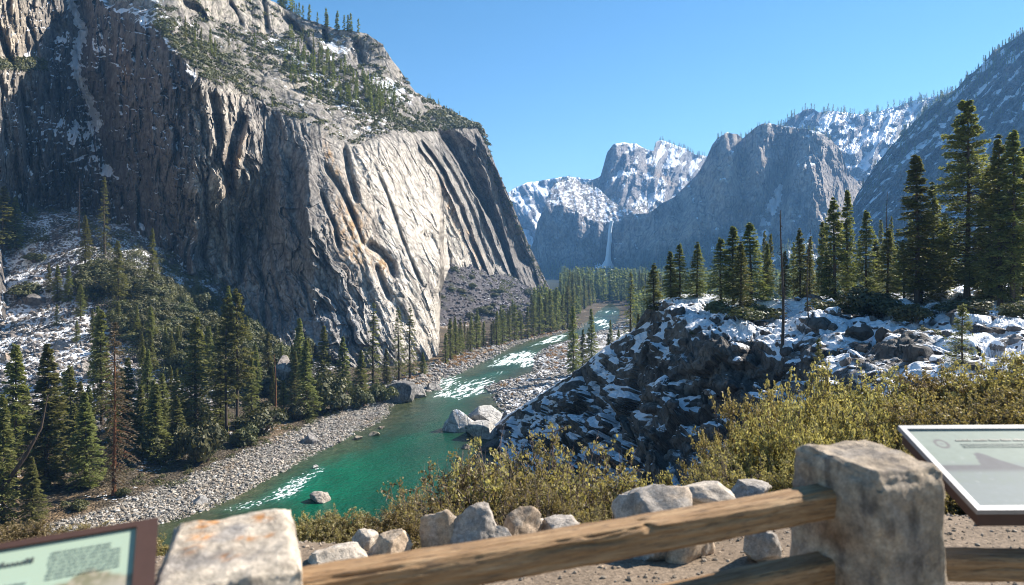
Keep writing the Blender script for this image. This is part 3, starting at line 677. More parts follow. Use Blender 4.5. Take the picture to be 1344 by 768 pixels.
def mat_water():
    t = NT('river_water'); P = t.pos()
    f = t.attr('foam'); n = t.noise(1.6, 6, 0.7, P)
    fo = t.rng(t.math('ADD', f, t.math('MULTIPLY', t.math('SUBTRACT', n, 0.5), 0.9)), 0.52, 0.80)
    c = t.mix(fo, t.attr('col', 'Color'), (0.72, 0.78, 0.78))
    w1 = t.noise(0.55, 6, 0.65, t.mapping(P, (1.4, 0.8, 1), (0, 0, 0.5))); 
    h = t.math('ADD', w1, t.math('MULTIPLY', fo, 0.4))
    return t.done(t.bsdf(c, t.rng(fo, 0, 1, 0.16, 0.7), t.bump(h, 0.7, 0.9), 0.24, 0.0))
wm = mesh_np('river', np.stack([Xw, Yw, zz], -1).reshape(-1, 3), gridfaces(*PXr.shape), True, {'col': cw.reshape(-1, 3), 'foam': foam.ravel()})
link('river', wm, mat_water())['kind'] = 'structure'

# ------------------------------------------------------------------ the rocky knoll on the right
kp = [(640,568,203),(660,565,200),(680,540,188),(700,528,180),(750,494,163),(800,455,148),(835,430,138),(850,403,124),(880,390,120),(930,386,120),(980,393,112),(1050,393,112),(1100,388,118),(1150,386,118),(1200,381,118),(1270,372,112),(1344,364,118),(1600,350,130),
 (660,610,168),(700,575,165),(700,620,140),(750,530,150),(750,600,124),(800,480,135),(800,520,122),(800,600,104),(850,440,110),(850,480,103),(850,520,97),(850,600,88),(850,690,76),
 (900,420,104),(900,450,98),(900,540,92),(900,620,82),(950,410,103),(940,440,97),(945,455,91),(950,530,88),(960,600,74),(1000,420,97),(1000,440,92),(1000,452,86),(1000,500,82),(1000,560,70),
 (1050,420,90),(1050,450,80),(1050,500,70),(1100,410,92),(1100,440,76),(1100,500,60),(1180,400,92),(1180,440,68),(1180,500,50),(1270,400,84),(1270,440,60),(1270,500,43),(1344,400,80),(1344,440,55),(1344,500,39),(1600,400,75),(1600,500,36),(1100,640,40),(1344,640,28),(1600,640,26),(900,700,70),(700,690,120),(1000,640,56)]
kf = rbf(kp, 'lin', 0.1)
KT = [(636,570),(655,556),(670,545),(690,531),(710,518),(730,505),(750,492),(775,472),(800,452),(820,440),(835,430),(842,414),(852,400),(868,392),(885,388),(910,386),(935,386),(950,390),(965,394),(1000,393),(1050,392),(1100,387),(1150,385),(1200,381),(1270,372),(1344,363),(1600,350)]
KB = [(636,600),(700,640),(780,690),(1600,690)]
def kN(PX, PY, X, Y, Z):
    steep = np.clip(sm(500, 560, PY) * sm(1060, 960, PX) + blob(PX, PY, 950, 490, 75, 50) + blob(PX, PY, 780, 520, 40, 60, 30), 0, 1)
    wx = 1.5 * fbm(X / 4, Y / 4, Z / 4, 3, 401)
    f1, v1 = cellF1((X + wx) / 6, (Y + wx) / 9, (Z + wx) / 4.5, 3)
    f2, v2 = cellF1((X + wx) / 2.2, (Y - wx) / 3.4, (Z + wx) / 1.8, 9)
    f3, v3 = cellF1(X / 0.9, Y / 1.6, Z / 0.7, 5)
    d = (v1 - 0.5) * 2.8 * (0.35 + steep) + (0.5 - f1) * 2.0
    d = d + (0.5 - f2) * 1.1 + (v2 - 0.5) * 0.9 * (0.2 + steep) + (0.5 - f3) * 0.3
    d = d + 3.0 * (ridged(X / 5, Z / 16, 0.4, 4, 402) - 0.5) * steep
    d = d + 1.5 * fbm(X / 8, Y / 10, Z / 8, 5, 403, 0.6)
    e = sm(0, 16, PY - np.interp(PX, *zip(*KT)))
    near = sm(30, 60, Y)
    return d * (0.2 + 0.8 * e) * (0.35 + 0.65 * near)
knoll = Relief(636, 1600, KT, KB, kf, 1.2, 0.9, 0.22, 2.5, 14, None, tnf=10, backdrop=1.0, ndisp=kN)
R = knoll; PX, PY = R.PXa, R.PYa
ck = np.broadcast_to(np.array([0.125, 0.115, 0.105]), PX.shape + (3,)).copy()
ck = mixc(ck, [0.19, 0.165, 0.14], sm(0, 0.4, fbm(R.X / 5, R.Z / 8, R.Yw / 5, 4, 410)))
ck = mixc(ck, [0.035, 0.033, 0.032], sm(0.1, 0.4, fbm(R.X / 2, R.Z / 9, 0, 4, 411)) * 0.8)
ck = mixc(ck, [0.10, 0.075, 0.04], blob(PX, PY, 1290, 402, 70, 12) * 0.7)
ck *= (1 + 0.3 * fbm(R.X / 0.8, R.Z / 0.8, R.Yw, 4, 412))[..., None]
sk = sm(0.25, 0.75, R.Ns[..., 2]) * 0.95 - 0.18 + 0.58 * fbm(R.X / 8, R.Yw / 8, R.Z / 8, 5, 413, 0.5) + 0.22 * fbm(R.X / 1.8, R.Yw / 1.8, R.Z / 1.8, 4, 415, 0.55)
sk = sk - 0.75 * blob(PX, PY, 950, 490, 62, 42) - 0.5 * blob(PX, PY, 760, 540, 22, 40, 25) - 0.35 * blob(PX, PY, 880, 590, 90, 45) - 0.2 * blob(PX, PY, 1170, 470, 140, 30) + 0.15 * blob(PX, PY, 900, 400, 60, 20) + 0.2 * blob(PX, PY, 1050, 425, 60, 15) + 0.15 * blob(PX, PY, 700, 560, 50, 40)
sk = sk + .10 * sm(1050, 950, PX) - 0.2 * blob(PX, PY, 1270, 405, 60, 12) + 0.22 * sm(830, 720, PX) * sm(600, 540, PY) - sm(1000, 1080, PX) * (.02 + .36 * np.abs(fbm(R.X / 5, R.Yw / 7, R.Z / 4, 5, 414, .6)) * 1.5)
M_knoll = mat_rock('dark_outcrop', 0.9, 0.5, 0.11, 0.7)
knoll.build('knoll', M_knoll, np.clip(ck, 0.01, 1), np.clip(sk, 0, 1.2), smooth=False)
# ------------------------------------------------------------------ foliage kits
def unit(v): return v / (np.linalg.norm(v, axis=-1, keepdims=True) + 1e-9)
def leafquads(c, d, w, l, r, wid):
    """diamond leaves: centre, direction, side vector"""
    l = l[..., None]; wid = wid[..., None]
    a = c - d * l * 0.5; b = c + w * wid * 0.5 + d * l * 0.06; e = c + d * l * 0.5; f = c - w * wid * 0.5 + d * l * 0.06
    V = np.stack([a, b, e, f], -2).reshape(-1, 3)
    n = len(V) // 4
    return V, np.arange(n * 4).reshape(-1, 4), np.repeat(r.ravel(), 4)
def tube(pts, rad, sides=6, cap=True):
    pts = np.asarray(pts, float); rad = np.asarray(rad, float); n = len(pts)
    t = unit(np.gradient(pts, axis=0)); ref = np.array([0.3, 0.9, 0.1]) if abs(t[0][2]) > 0.8 else np.array([0, 0, 1.0])
    u = unit(np.cross(t, ref)); v = np.cross(t, u)
    a = np.arange(sides) / sides * 2 * math.pi
    V = pts[:, None] + rad[:, None, None] * (np.cos(a)[None, :, None] * u[:, None] + np.sin(a)[None, :, None] * v[:, None])
    i = np.arange(n - 1)[:, None] * sides + np.arange(sides)[None]; j = np.arange(n - 1)[:, None] * sides + (np.arange(sides)[None] + 1) % sides
    Fq = np.stack([i, j, j + sides, i + sides], -1).reshape(-1, 4)
    return V.reshape(-1, 3), Fq
def joinVF(parts):
    V = []; Fs = []; o = 0
    for v, f in parts: V.append(v); Fs.append(f + o); o += len(v)
    return np.vstack(V), np.vstack(Fs)
def branches3(A, M, B, r0):
    """many thin three-sided branches at once"""
    d = unit(B - A); u = unit(np.cross(d, np.array([0.1, 0.2, 1.0]))); v = np.cross(d, u)
    V = []
    for P, k in ((A, 1.0), (M, 0.65), (B, 0.15)):
        for a in (0, 2.094, 4.189):
            V.append(P + (u * math.cos(a) + v * math.sin(a)) * (r0 * k)[:, None])
    V = np.stack(V, 1); n = len(A); base = np.arange(n)[:, None] * 9
    q = []
    for ring in (0, 3):
        for k in range(3): q.append(np.stack([base[:, 0] + ring + k, base[:, 0] + ring + (k + 1) % 3, base[:, 0] + ring + 3 + (k + 1) % 3, base[:, 0] + ring + 3 + k], -1))
    return V.reshape(-1, 3), np.concatenate(q)
def conifer(seed, H=30., R=4., base=0.12, nwh=36, nbr=6, nleaf=30, leaf=0.5, wid=0.2, p=0.9, droop=0.25, up=0.35, low=-0.2, gap=0.15, tr=0.011, lean=0.0, wood=True, layer=0.0, belly=0.25, ragged=0.35, lod=False):
    g = np.random.default_rng(seed)
    nb = nwh * nbr
    u = (np.repeat(np.arange(nwh), nbr) + g.normal(0, 0.25 if layer else 0.7, nb)) / nwh; u = np.clip(u, 0, 0.995)
    h = H * (base + (1 - base) * u)
    az = g.random(nb) * 2 * math.pi
    prof = (1 - u) ** p * np.clip((u + 0.10) / belly, 0.35, 1)
    wob = 1 + (0.28 * np.sin(az + u * 7 + seed) + 0.22 * pn(u * 9 + seed, az * 1.2, 0, seed % 40)) * (1 - .6 * u)
    L = (R * prof * wob * (1 - ragged * g.random(nb)) + 0.02 * H * (1 - u) + 0.15)
    keep = g.random(nb) > gap
    h, az, L, u = h[keep], az[keep], L[keep], u[keep]; nb = len(h)
    slope = low + (up - low) * u + g.normal(0, 0.08, nb)
    dr = np.stack([np.cos(az), np.sin(az), np.zeros(nb)], -1); pp = np.stack([-np.sin(az), np.cos(az), np.zeros(nb)], -1)
    bend = lambda z: np.stack([lean * z + 0.1 * np.sin(z / H * 5 + seed) * H / 30, 0.1 * np.cos(z / H * 4 + seed) * H / 30, z], -1)
    O = bend(h)
    s = 0.12 + 0.88 * g.random((nb, nleaf)) ** 0.75
    lat = g.normal(0, 1, (nb, nleaf)) * (0.15 * L[:, None] * (1.15 - s) + 0.10 + 0.05 * leaf)
    zc = slope[:, None] * L[:, None] * s - droop * L[:, None] * s * s * (1 - 0.6 * u[:, None]) + np.abs(g.normal(0, 1, (nb, nleaf))) * -0.035 * L[:, None] - 0.3 * np.abs(lat) + g.normal(0, 0.05 + 0.1 * leaf, (nb, nleaf))
    C = O[:, None] + dr[:, None] * (L[:, None] * s)[..., None] + pp[:, None] * lat[..., None]
    C[..., 2] += zc
    ang = g.normal(0, 0.55, (nb, nleaf)) + np.sign(lat) * 0.5
    D = dr[:, None] * np.cos(ang)[..., None] + pp[:, None] * np.sin(ang)[..., None]
    D[..., 2] += g.normal(0.05, 0.35, (nb, nleaf)); D = unit(D)
    Wd = unit(np.cross(D, unit(g.normal(0, 0.55, (nb, nleaf, 3)) + np.array([0, 0, 1.0]))))
    ll = leaf * (0.6 + 0.8 * g.random((nb, nleaf)))
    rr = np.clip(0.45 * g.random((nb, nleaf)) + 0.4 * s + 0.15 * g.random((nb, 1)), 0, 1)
    V, Q, Rn = leafquads(C.reshape(-1, 3), D.reshape(-1, 3), Wd.reshape(-1, 3), ll.ravel(), rr, (wid * ll / leaf).ravel())
    # leader
    zt = np.linspace(0, H, 14 if not lod else 4)
    rt = H * tr * (1 - zt / H) ** 0.85 + 0.02; rt[0] *= 1.25
    T = [tube(bend(zt), rt, 8 if not lod else 4)]
    if wood:
        A = O; B = O + dr * (L * 0.85)[:, None]; B[:, 2] += slope * L * 0.85 - droop * L * 0.72 * (1 - 0.6 * u)
        Mi = (A + B) / 2; Mi[:, 2] += 0.08 * L
        T.append(branches3(A, Mi, B, 0.02 + 0.011 * L))
    Vt, Qt = joinVF(T)
    return (V, Q, Rn), (Vt, Qt)
def snag(seed, H=20., tr=0.014, nb=40, L=1.2, top=0.98, base=0.2):
    g = np.random.default_rng(seed)
    zt = np.linspace(0, H, 16); rt = H * tr * (1 - 0.8 * zt / H)
    bend = lambda z: np.stack([0.25 * np.sin(z / H * 4 + seed), 0.2 * np.cos(z / H * 3), z], -1)
    h = H * (base + (top - base) * g.random(nb)); az = g.random(nb) * 6.283; l = L * (0.3 + g.random(nb)) * (1.15 - h / H)
    A = bend(h); B = A + np.stack([np.cos(az) * l, np.sin(az) * l, l * g.normal(-0.1, 0.35, nb)], -1)
    M = (A + B) / 2; M[:, 2] += 0.1 * l
    return joinVF([tube(bend(zt), rt, 8), branches3(A, M, B, 0.03 + 0.012 * l)])
M_needle = mat_foliage('conifer_needles', (0.075, 0.092, 0.034), (0.175, 0.19, 0.065), (0.31, 0.305, 0.11), trans=0.45)
M_dry = mat_foliage('dry_needles', (0.09, 0.085, 0.04), (0.19, 0.165, 0.085), (0.30, 0.235, 0.15), trans=0.25)
M_brush = mat_foliage('brush_leaves', (0.028, 0.036, 0.016), (0.085, 0.092, 0.036), (0.20, 0.185, 0.075), trans=0.25)
M_willow = mat_foliage('willow_leaves', (0.12, 0.06, 0.03), (0.26, 0.12, 0.05), (0.38, 0.22, 0.11), trans=0.2)
M_bark = mat_bark('grey_brown_bark', (0.045, 0.035, 0.028), (0.12, 0.09, 0.07))
M_redbark = mat_bark('red_bark', (0.11, 0.05, 0.028), (0.27, 0.125, 0.065))
M_deadwood = mat_bark('dead_wood', (0.10, 0.075, 0.06), (0.24, 0.19, 0.16))
def kit(name, mats, **k):
    (V, Q, R), (Vt, Qt) = conifer(**k)
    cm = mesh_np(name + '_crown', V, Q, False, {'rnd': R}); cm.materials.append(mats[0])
    tm = mesh_np(name + '_trunk', Vt, Qt, True); tm.materials.append(mats[1])
    return (cm, tm, k.get('H', 30.))
FIR = [kit('fir', (M_needle, M_bark), seed=10 + i, H=30, R=[3.9, 3.3, 4.6, 3.6, 4.2][i], base=[.06, .14, .05, .20, .10][i], nwh=44, nbr=7, nleaf=[40, 36, 42, 34, 38][i], leaf=0.62, wid=0.24, p=[.85, .75, 1.0, .7, .9][i], droop=.25, up=.45, low=-.25, gap=[.12, .2, .1, .3, .16][i]) for i in range(5)]
PINE = [kit('pine', (M_needle, M_bark), seed=30 + i, H=30, R=[4.4, 3.8][i], base=[.28, .36][i], nwh=30, nbr=5, nleaf=46, leaf=0.6, wid=.26, p=.6, droop=.15, up=.5, low=-.1, gap=.28, ragged=.55) for i in range(2)]
SPARSE = [kit('sparse', (M_needle, M_bark), seed=40 + i, H=30, R=[2.4, 2.9][i], base=.12, nwh=34, nbr=5, nleaf=24, leaf=0.5, wid=.2, p=.7, droop=.35, up=.4, low=-.3, gap=.35, ragged=.6) for i in range(2)]
BROWN = kit('brown', (M_dry, M_redbark), seed=51, H=36, R=4.4, base=.10, nwh=44, nbr=6, nleaf=30, leaf=.6, wid=.16, p=.55, droop=.5, up=.3, low=-.35, gap=.3, ragged=.6, tr=.011)
HERO = kit('hero', (M_needle, M_bark), seed=61, H=26, R=6.8, base=.10, nwh=30, nbr=9, nleaf=110, leaf=.42, wid=.15, p=.72, droop=.12, up=.25, low=-.12, gap=.05, layer=1.0, ragged=.4, tr=.014, belly=.22)
NEAR = [kit('near', (M_needle, M_bark), seed=70 + i, H=20, R=[3.0, 2.5, 3.4][i], base=[.08, .16, .05][i], nwh=36, nbr=7, nleaf=60, leaf=.36, wid=.14, p=.8, droop=.25, up=.4, low=-.22, gap=.15) for i in range(3)]
YOUNG = kit('young', (M_needle, M_bark), seed=81, H=8, R=1.9, base=.04, nwh=20, nbr=6, nleaf=46, leaf=.2, wid=.08, p=.9, droop=.1, up=.5, low=.1, gap=.2, layer=1.0)
MID = [kit('mid', (M_needle, M_bark), seed=90 + i, H=28, R=[3.2, 2.7, 3.6][i], base=.08, nwh=26, nbr=5, nleaf=18, leaf=.95, wid=.42, p=.85, droop=.25, up=.4, low=-.2, gap=.1, wood=False) for i in range(3)]
def tree(name, k, x, y, z, H, wf=1.0, label=None, cat='tree', group=None, tilt=0.0):
    o = empty(name, (x, y, z - 0.4), random.random() * 6.283)
    s = (H + 0.4) / k[2]; o.scale = (s * wf, s * wf, s)
    if tilt: o.rotation_euler = (0, radians(tilt), 0)
    set_props(o, label, cat, group)
    c = link('crown', k[0], None, o); t = link('trunk', k[1], None, o)
    return o
def bushes(centres, radii, n, leaf, g, flat=0.75, squash=None):
    """leaf clumps on lumpy ellipsoids, all as arrays"""
    m = len(centres); c = np.repeat(centres, n, 0); r = np.repeat(radii, n)
    d = unit(g.normal(0, 1, (m * n, 3))); d[:, 2] = np.abs(d[:, 2]) * 1.0 - 0.12
    lob = 1 + 0.25 * np.sin(d[:, 0] * 5 + np.repeat(g.random(m) * 9, n)) * np.cos(d[:, 1] * 4 + d[:, 2] * 3)
    q = r * lob * (0.55 + 0.45 * g.random(m * n) ** 0.5)
    P = c + d * q[:, None] * np.array([1, 1, flat])
    nn_ = unit(d + g.normal(0, 0.38, d.shape)); D = unit(np.cross(nn_, g.normal(0, 1, d.shape))); Wd = np.cross(nn_, D)
    l = np.repeat(leaf if np.ndim(leaf) else np.full(m, leaf), n) * (0.6 + 0.8 * g.random(m * n))
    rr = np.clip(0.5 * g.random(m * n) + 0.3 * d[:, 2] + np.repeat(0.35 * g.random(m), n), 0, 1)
    return leafquads(P, D, Wd, l, rr, l * 0.6)
_ico = None
def ico(sub):
    import bmesh
    bm = bmesh.new(); bmesh.ops.create_icosphere(bm, subdivisions=sub, radius=1.0)
    V = np.array([v.co[:] for v in bm.verts]); Fq = np.array([[v.index for v in f.verts] for f in bm.faces]); bm.free()
    return V, Fq
ICO1, ICO2, ICO5 = ico(1), ico(2), ico(5)
def stones(P, S, g, sub=1, flat=0.65, col=(0.3, 0.28, 0.26), var=0.35, snow=None, sink=0.25):
    V0, F0 = ICO1 if sub == 1 else ICO2
    m, n = len(P), len(V0)
    sc = S[:, None] * (0.65 + 0.7 * g.random((m, 3))) * np.array([1, 1, flat])
    jit = 1 + g.normal(0, 0.13, (m, n, 1))
    V = V0[None] * jit * sc[:, None]
    a = g.random(m) * 6.283; ca, sa = np.cos(a)[:, None], np.sin(a)[:, None]
    X = V[..., 0] * ca - V[..., 1] * sa; Y = V[..., 0] * sa + V[..., 1] * ca
    tl = g.normal(0, 0.25, (m, 1)); Z = V[..., 2] + X * tl
    V = np.stack([X, Y, Z + (S * flat * (1 - 2 * sink))[:, None] * 0.5], -1) + P[:, None]
    Fq = (F0[None] + (np.arange(m) * n)[:, None, None]).reshape(-1, 3)
    cl = np.array(col)[None] * (1 - var + 2 * var * g.random((m, 1))) * (1 + np.array([.04, 0, -.05]) * g.normal(0, 1, (m, 1)))
    cl = np.repeat(cl, n, 0)
    sn = np.zeros(m * n)
    if snow is not None: sn = np.clip(np.repeat(snow, n) + 0.35 * np.tile(V0[:, 2], m) - 0.1, 0, 1.2)
    return V.reshape(-1, 3), Fq, np.clip(cl, 0.01, 0.9), sn
# ------------------------------------------------------------------ placing things on the ground
def gz(x, y): return float(groundz(np.array([float(x)]), np.array([float(y)]))[0])
_gpy = None
def ground_hit(px, py, far=False):
    """where the ray through a pixel meets the valley ground"""
    ys = np.exp(np.linspace(math.log(100), math.log(1200), 500)); xs = (px - 672) / F * ys; zs = EYE + (HOR - py) / F * ys
    g = groundz(xs, ys); k = np.where(zs <= g)[0]
    i = k[0] if len(k) else np.argmin(np.abs(zs - g))
    return xs[i], ys[i], g[i]
def knoll_hit(px, py):
    return knoll.at(px, py)
def tree_at(kitm, px, base, top, where='g', name='conifer_tree', wf=1.0, label=None, group=None, extra=0.0, tilt=0.0, cat='conifer', Y=None):
    if where == 'g': x, y, z = ground_hit(px, base)
    elif where == 'k': x, y, z = knoll_hit(px, base)
    elif where == 'c': x, y, z = cliff.at(px, base)
    else:
        y = Y; x = (px - 672) / F * y; z = EYE + (HOR - base) / F * y
    H = max((base - top) / F * y, 0.5)
    return tree(name, kitm, float(x), float(y), float(z), H, wf, label, cat, group, tilt)
gB = 'tall conifers on the left bank below the cliff'
r0_ = random.Random(17)
LBT = [ # kit, px, base, top, width, label
 (FIR[3], 20, 650, 452, .9, 'dull green conifer with a thin ragged crown behind the leaning dark branch'),
 (FIR[0], 62, 640, 453, 1.15, 'broad bright green conifer above the brown framed sign at the lower left'),
 (FIR[2], 4, 690, 520, .9, 'green conifer cut by the left edge just above the green sign'),
 (FIR[2], 42, 688, 600, 1.25, 'short bushy conifer right behind the shrubs at the lower left corner'),
 (FIR[1], 133, 560, 408, .9, 'narrow conifer standing behind the top of the brown red-trunked pine'),
 (FIR[4], 168, 585, 470, 1.0, 'green conifer directly right of the brown red-trunked pine'),
 (FIR[2], 112, 640, 515, 1.25, 'dark bushy conifer left of the brown red-trunked pine'),
 (FIR[0], 205, 606, 505, 1.35, 'wide low green conifer between the red-trunked pine and the round willow shrubs'),
 (FIR[4], 257, 572, 415, 1.15, 'tall dense green spire left of the twin bare-stemmed pines'),
 (PINE[0], 297, 575, 392, .8, 'left one of the twin slender pines with bare lower stems on the left bank'),
 (PINE[1], 311, 572, 380, .8, 'right and taller one of the twin slender pines with bare lower stems'),
 (FIR[4], 330, 560, 470, 1.0, 'mid-sized green conifer just right of the twin slender pines'),
 (FIR[0], 402, 548, 447, 1.2, 'full green conifer just right of the pointed grey boulder on the bank'),
 (FIR[1], 393, 520, 418, 1.0, 'thin dark conifer behind the pointed grey boulder'),
 (FIR[4], 425, 515, 428, 1.1, 'dark conifer at the foot of the pale cliff, second right of the pointed boulder'),
 (FIR[0], 450, 512, 443, 1.3, 'broad short conifer in front of the grey foot of the cliff'),
 (FIR[2], 474, 520, 460, 1.3, 'low rounded conifer left of the tallest spire under the pale cliff'),
 (SPARSE[0], 490, 512, 398, 1.2, 'tallest narrow conifer silhouetted on the pale cliff foot'),
 (FIR[1], 507, 505, 458, 1.2, 'small conifer between the tall spire and the pair of thin trees'),
 (SPARSE[1], 523, 502, 404, 1.1, 'left tree of the thin pair standing against the pale cliff by the rapids'),
 (SPARSE[0], 538, 498, 405, 1.3, 'right leaning tree of the thin pair standing against the pale cliff by the rapids'),
 (FIR[2], 555, 492, 462, 1.3, 'short round conifer at the right tip of the pale cliff foot'),
 (FIR[1], 200, 382, 303, .8, 'single dark green fir against the shaded cliff above the brush slope'),
 (SPARSE[1], 137, 334, 234, .9, 'tall thin fir beside the dead grey tree in front of the shaded cliff'),
 (FIR[1], 112, 352, 286, 1.0, 'green conifer below the dead grey tree on the snowy talus'),
 (FIR[3], 155, 405, 318, .9, 'conifer on the brush slope below the tall thin fir'),
 (FIR[2], 90, 396, 350, 1.1, 'small conifer on the snowy talus right of the dark boulder'),
 (FIR[0], 128, 500, 405, .9, 'conifer at the lower edge of the snowy talus behind the narrow bank conifer'),
 (FIR[4], 198, 490, 436, 1.0, 'small conifer in the brush where the snow patches end'),
 (FIR[3], 4, 335, 244, 1.2, 'dark conifer at the left edge on top of the snowy talus'),
 (FIR[2], 20, 330, 262, 1.3, 'bushy conifer second from the left edge on top of the snowy talus'),
 (FIR[4], 300, 460, 376, .9, 'thin dark conifer behind the tops of the twin slender pines'),
 (FIR[1], 352, 500, 436, 1.0, 'conifer left of the pointed grey boulder at the end of the brush slope'),
 (FIR[2], 372, 552, 500, 1.3, 'low bushy conifer just below the pointed grey boulder'),
 (FIR[0], 232, 600, 520, 1.2, 'green conifer tucked behind the round willow shrubs'),
 (FIR[3], 92, 600, 480, 1.0, 'dull thin conifer between the broad bright conifer and the dark bushy one'),
 (FIR[1], 188, 520, 455, 1.0, 'thin conifer on the snowy ground above the wide low conifer'),
 (FIR[4], 275, 500, 430, .9, 'dark conifer on the brush slope behind the dense green spire'),
]
for k, px, b, t, wf, lab in LBT: tree_at(k, px, b, t, 'g', 'conifer_tree', wf * 1.3, lab, gB)
tree_at(BROWN, 150, 652, 425, 'g', 'brown_pine', 1.05, 'brown half-dead pine with a red trunk standing at the edge of the cobble bar', gB)
def dead_tree(px, b, t, where, lab, seed, mat=None, **k):
    x, y, z = ground_hit(px, b) if where == 'g' else knoll_hit(px, b)
    H = (b - t) / F * y
    V, Q = snag(seed, H=H + .4, **k)
    o = empty('dead_tree', (float(x), float(y), float(z) - .4)); set_props(o, lab, 'dead tree', 'dead and bare trees')
    link('trunk', mesh_np('bare_trunk', V, Q, True), mat or M_deadwood, o)
for i in range(46):
    px = random.Random(i * 7 + 1).uniform(-30, 420); b = np.interp(px, [-30, 120, 250, 330, 420], [665, 628, 592, 560, 530]) - r0_.uniform(8, 95) * np.interp(px, [0, 300, 420], [1, .6, .25])
    tree_at(FIR[i % 5] if i % 4 else PINE[i % 2], px, b, b - r0_.uniform(45, 95) * np.interp(b, [480, 640], [.75, 1.2]), 'g', 'conifer_tree', 1.3, 'one of the smaller conifers filling the wood between the cobble bar and the talus', 'smaller conifers of the left bank wood')
for i in range(26):
    rr_ = random.Random(i * 13 + 5); px = rr_.uniform(60, 400); b = np.interp(px, [60, 200, 300, 400], [400, 440, 465, 505]) + rr_.uniform(-25, 60) * np.interp(px, [60, 400], [1, .3])
    tree_at(FIR[i % 5], px, b, b - rr_.uniform(28, 55), 'g', 'conifer_tree', 1.35, 'one of the small conifers scattered through the brush on the left slope', 'small conifers in the slope brush')
dead_tree(104, 312, 236, 'g', 'pale dead tree with short bare twigs in front of the shaded cliff', 5, nb=240, L=3.2, tr=.012)
dead_tree(361, 545, 465, 'g', 'short red-brown snag in front of the pointed grey boulder', 6, M_redbark, nb=30, tr=.016, L=1.0)
# leaning dark bare branchy tree at far left
x, y, z = ground_hit(-40, 690)
pts = np.array([(0,0,-1),(3,0,3.5),(7,0,8),(10.5,0,13),(13,.5,18),(14,.8,24)], float)
V, Q = tube(pts, [.55,.5,.42,.32,.22,.08], 8)
g_ = np.random.default_rng(3); A = np.array([pts[1] * (1 - t) + pts[4] * t for t in g_.random(40)]); B = A + g_.normal(0, 1, (40, 3)) * [1.6, 1.6, 1.2]; Bv = branches3(A, (A + B) / 2 + [0, 0, .2], B, np.full(40, .06))
o = empty('leaning_tree', (float(x), float(y), float(z))); set_props(o, 'bare dark tree leaning right at the left edge above the sign', 'dead tree', 'dead and bare trees')
link('trunk', mesh_np('leaning_trunk', *joinVF([(V, Q), Bv]), True), M_bark, o)

# the bank below the scree and the trees up the valley
gM = 'conifers lining the bank below the scree'
r_ = random.Random(4)
mids = [(591,472,422),(598,468,424),(603,466,436),(585,478,440),(626,458,410),(618,462,425),(635,455,430),(652,455,417),(660,452,413),(645,455,428),(668,449,420),(676,448,403),(684,446,415),(692,445,406),(700,442,398),(708,440,392),(716,438,396),(722,437,388),(730,435,384),(738,433,390),(745,432,380),(752,430,385)]
for i, (px, b, t) in enumerate(mids):
    tree_at(MID[i % 3], px, b, t - r_.uniform(2, 9), 'g', 'conifer_tree', 1.45, 'slender conifer on the bank between the dark scree and the far rapids', gM)
for i in range(34):
    px = r_.uniform(583, 740); b = np.interp(px, [583, 640, 700, 760], [470, 452, 436, 422]) - r_.uniform(2, 16)
    tree_at(MID[i % 3], px, b, b - r_.uniform(18, 38), 'g', 'conifer_tree', 1.45, 'slender conifer on the bank between the dark scree and the far rapids', gM)
gK = 'trees behind the left end of the knoll'
for k, px, b, t, wf, lab in [(FIR[1],752,500,402,1.1,'tall dark conifer rising behind the left slope of the snowy knoll'),(FIR[4],776,490,405,1.0,'tall conifer just right of the tallest one behind the knoll slope'),(FIR[2],765,492,432,1.2,'low conifer between the two tall ones behind the knoll slope'),(FIR[0],798,480,438,1.3,'low bushy conifer above the knoll slope, left of the dark spire'),(FIR[1],801,470,420,.9,'thin small conifer beside the far bend of the river'),(FIR[3],812,470,432,1.2,'stunted conifer at the foot of the dark spire')]:
    y = 50 * F / (b - HOR) if b > 485 else 300
    tree_at(k, px, b, t, 'y', 'conifer_tree', wf, lab, gK, Y=y * .97)
tree_at(SPARSE[0], 828, 455, 358, 'y', 'conifer_tree', 1.5, 'dark pointed spire with a dense foot rising behind the snowy knoll', gK, Y=165)
tree_at(FIR[2], 838, 450, 412, 'y', 'conifer_tree', 1.6, 'dark low conifer against the snow at the foot of the dark spire', gK, Y=155)

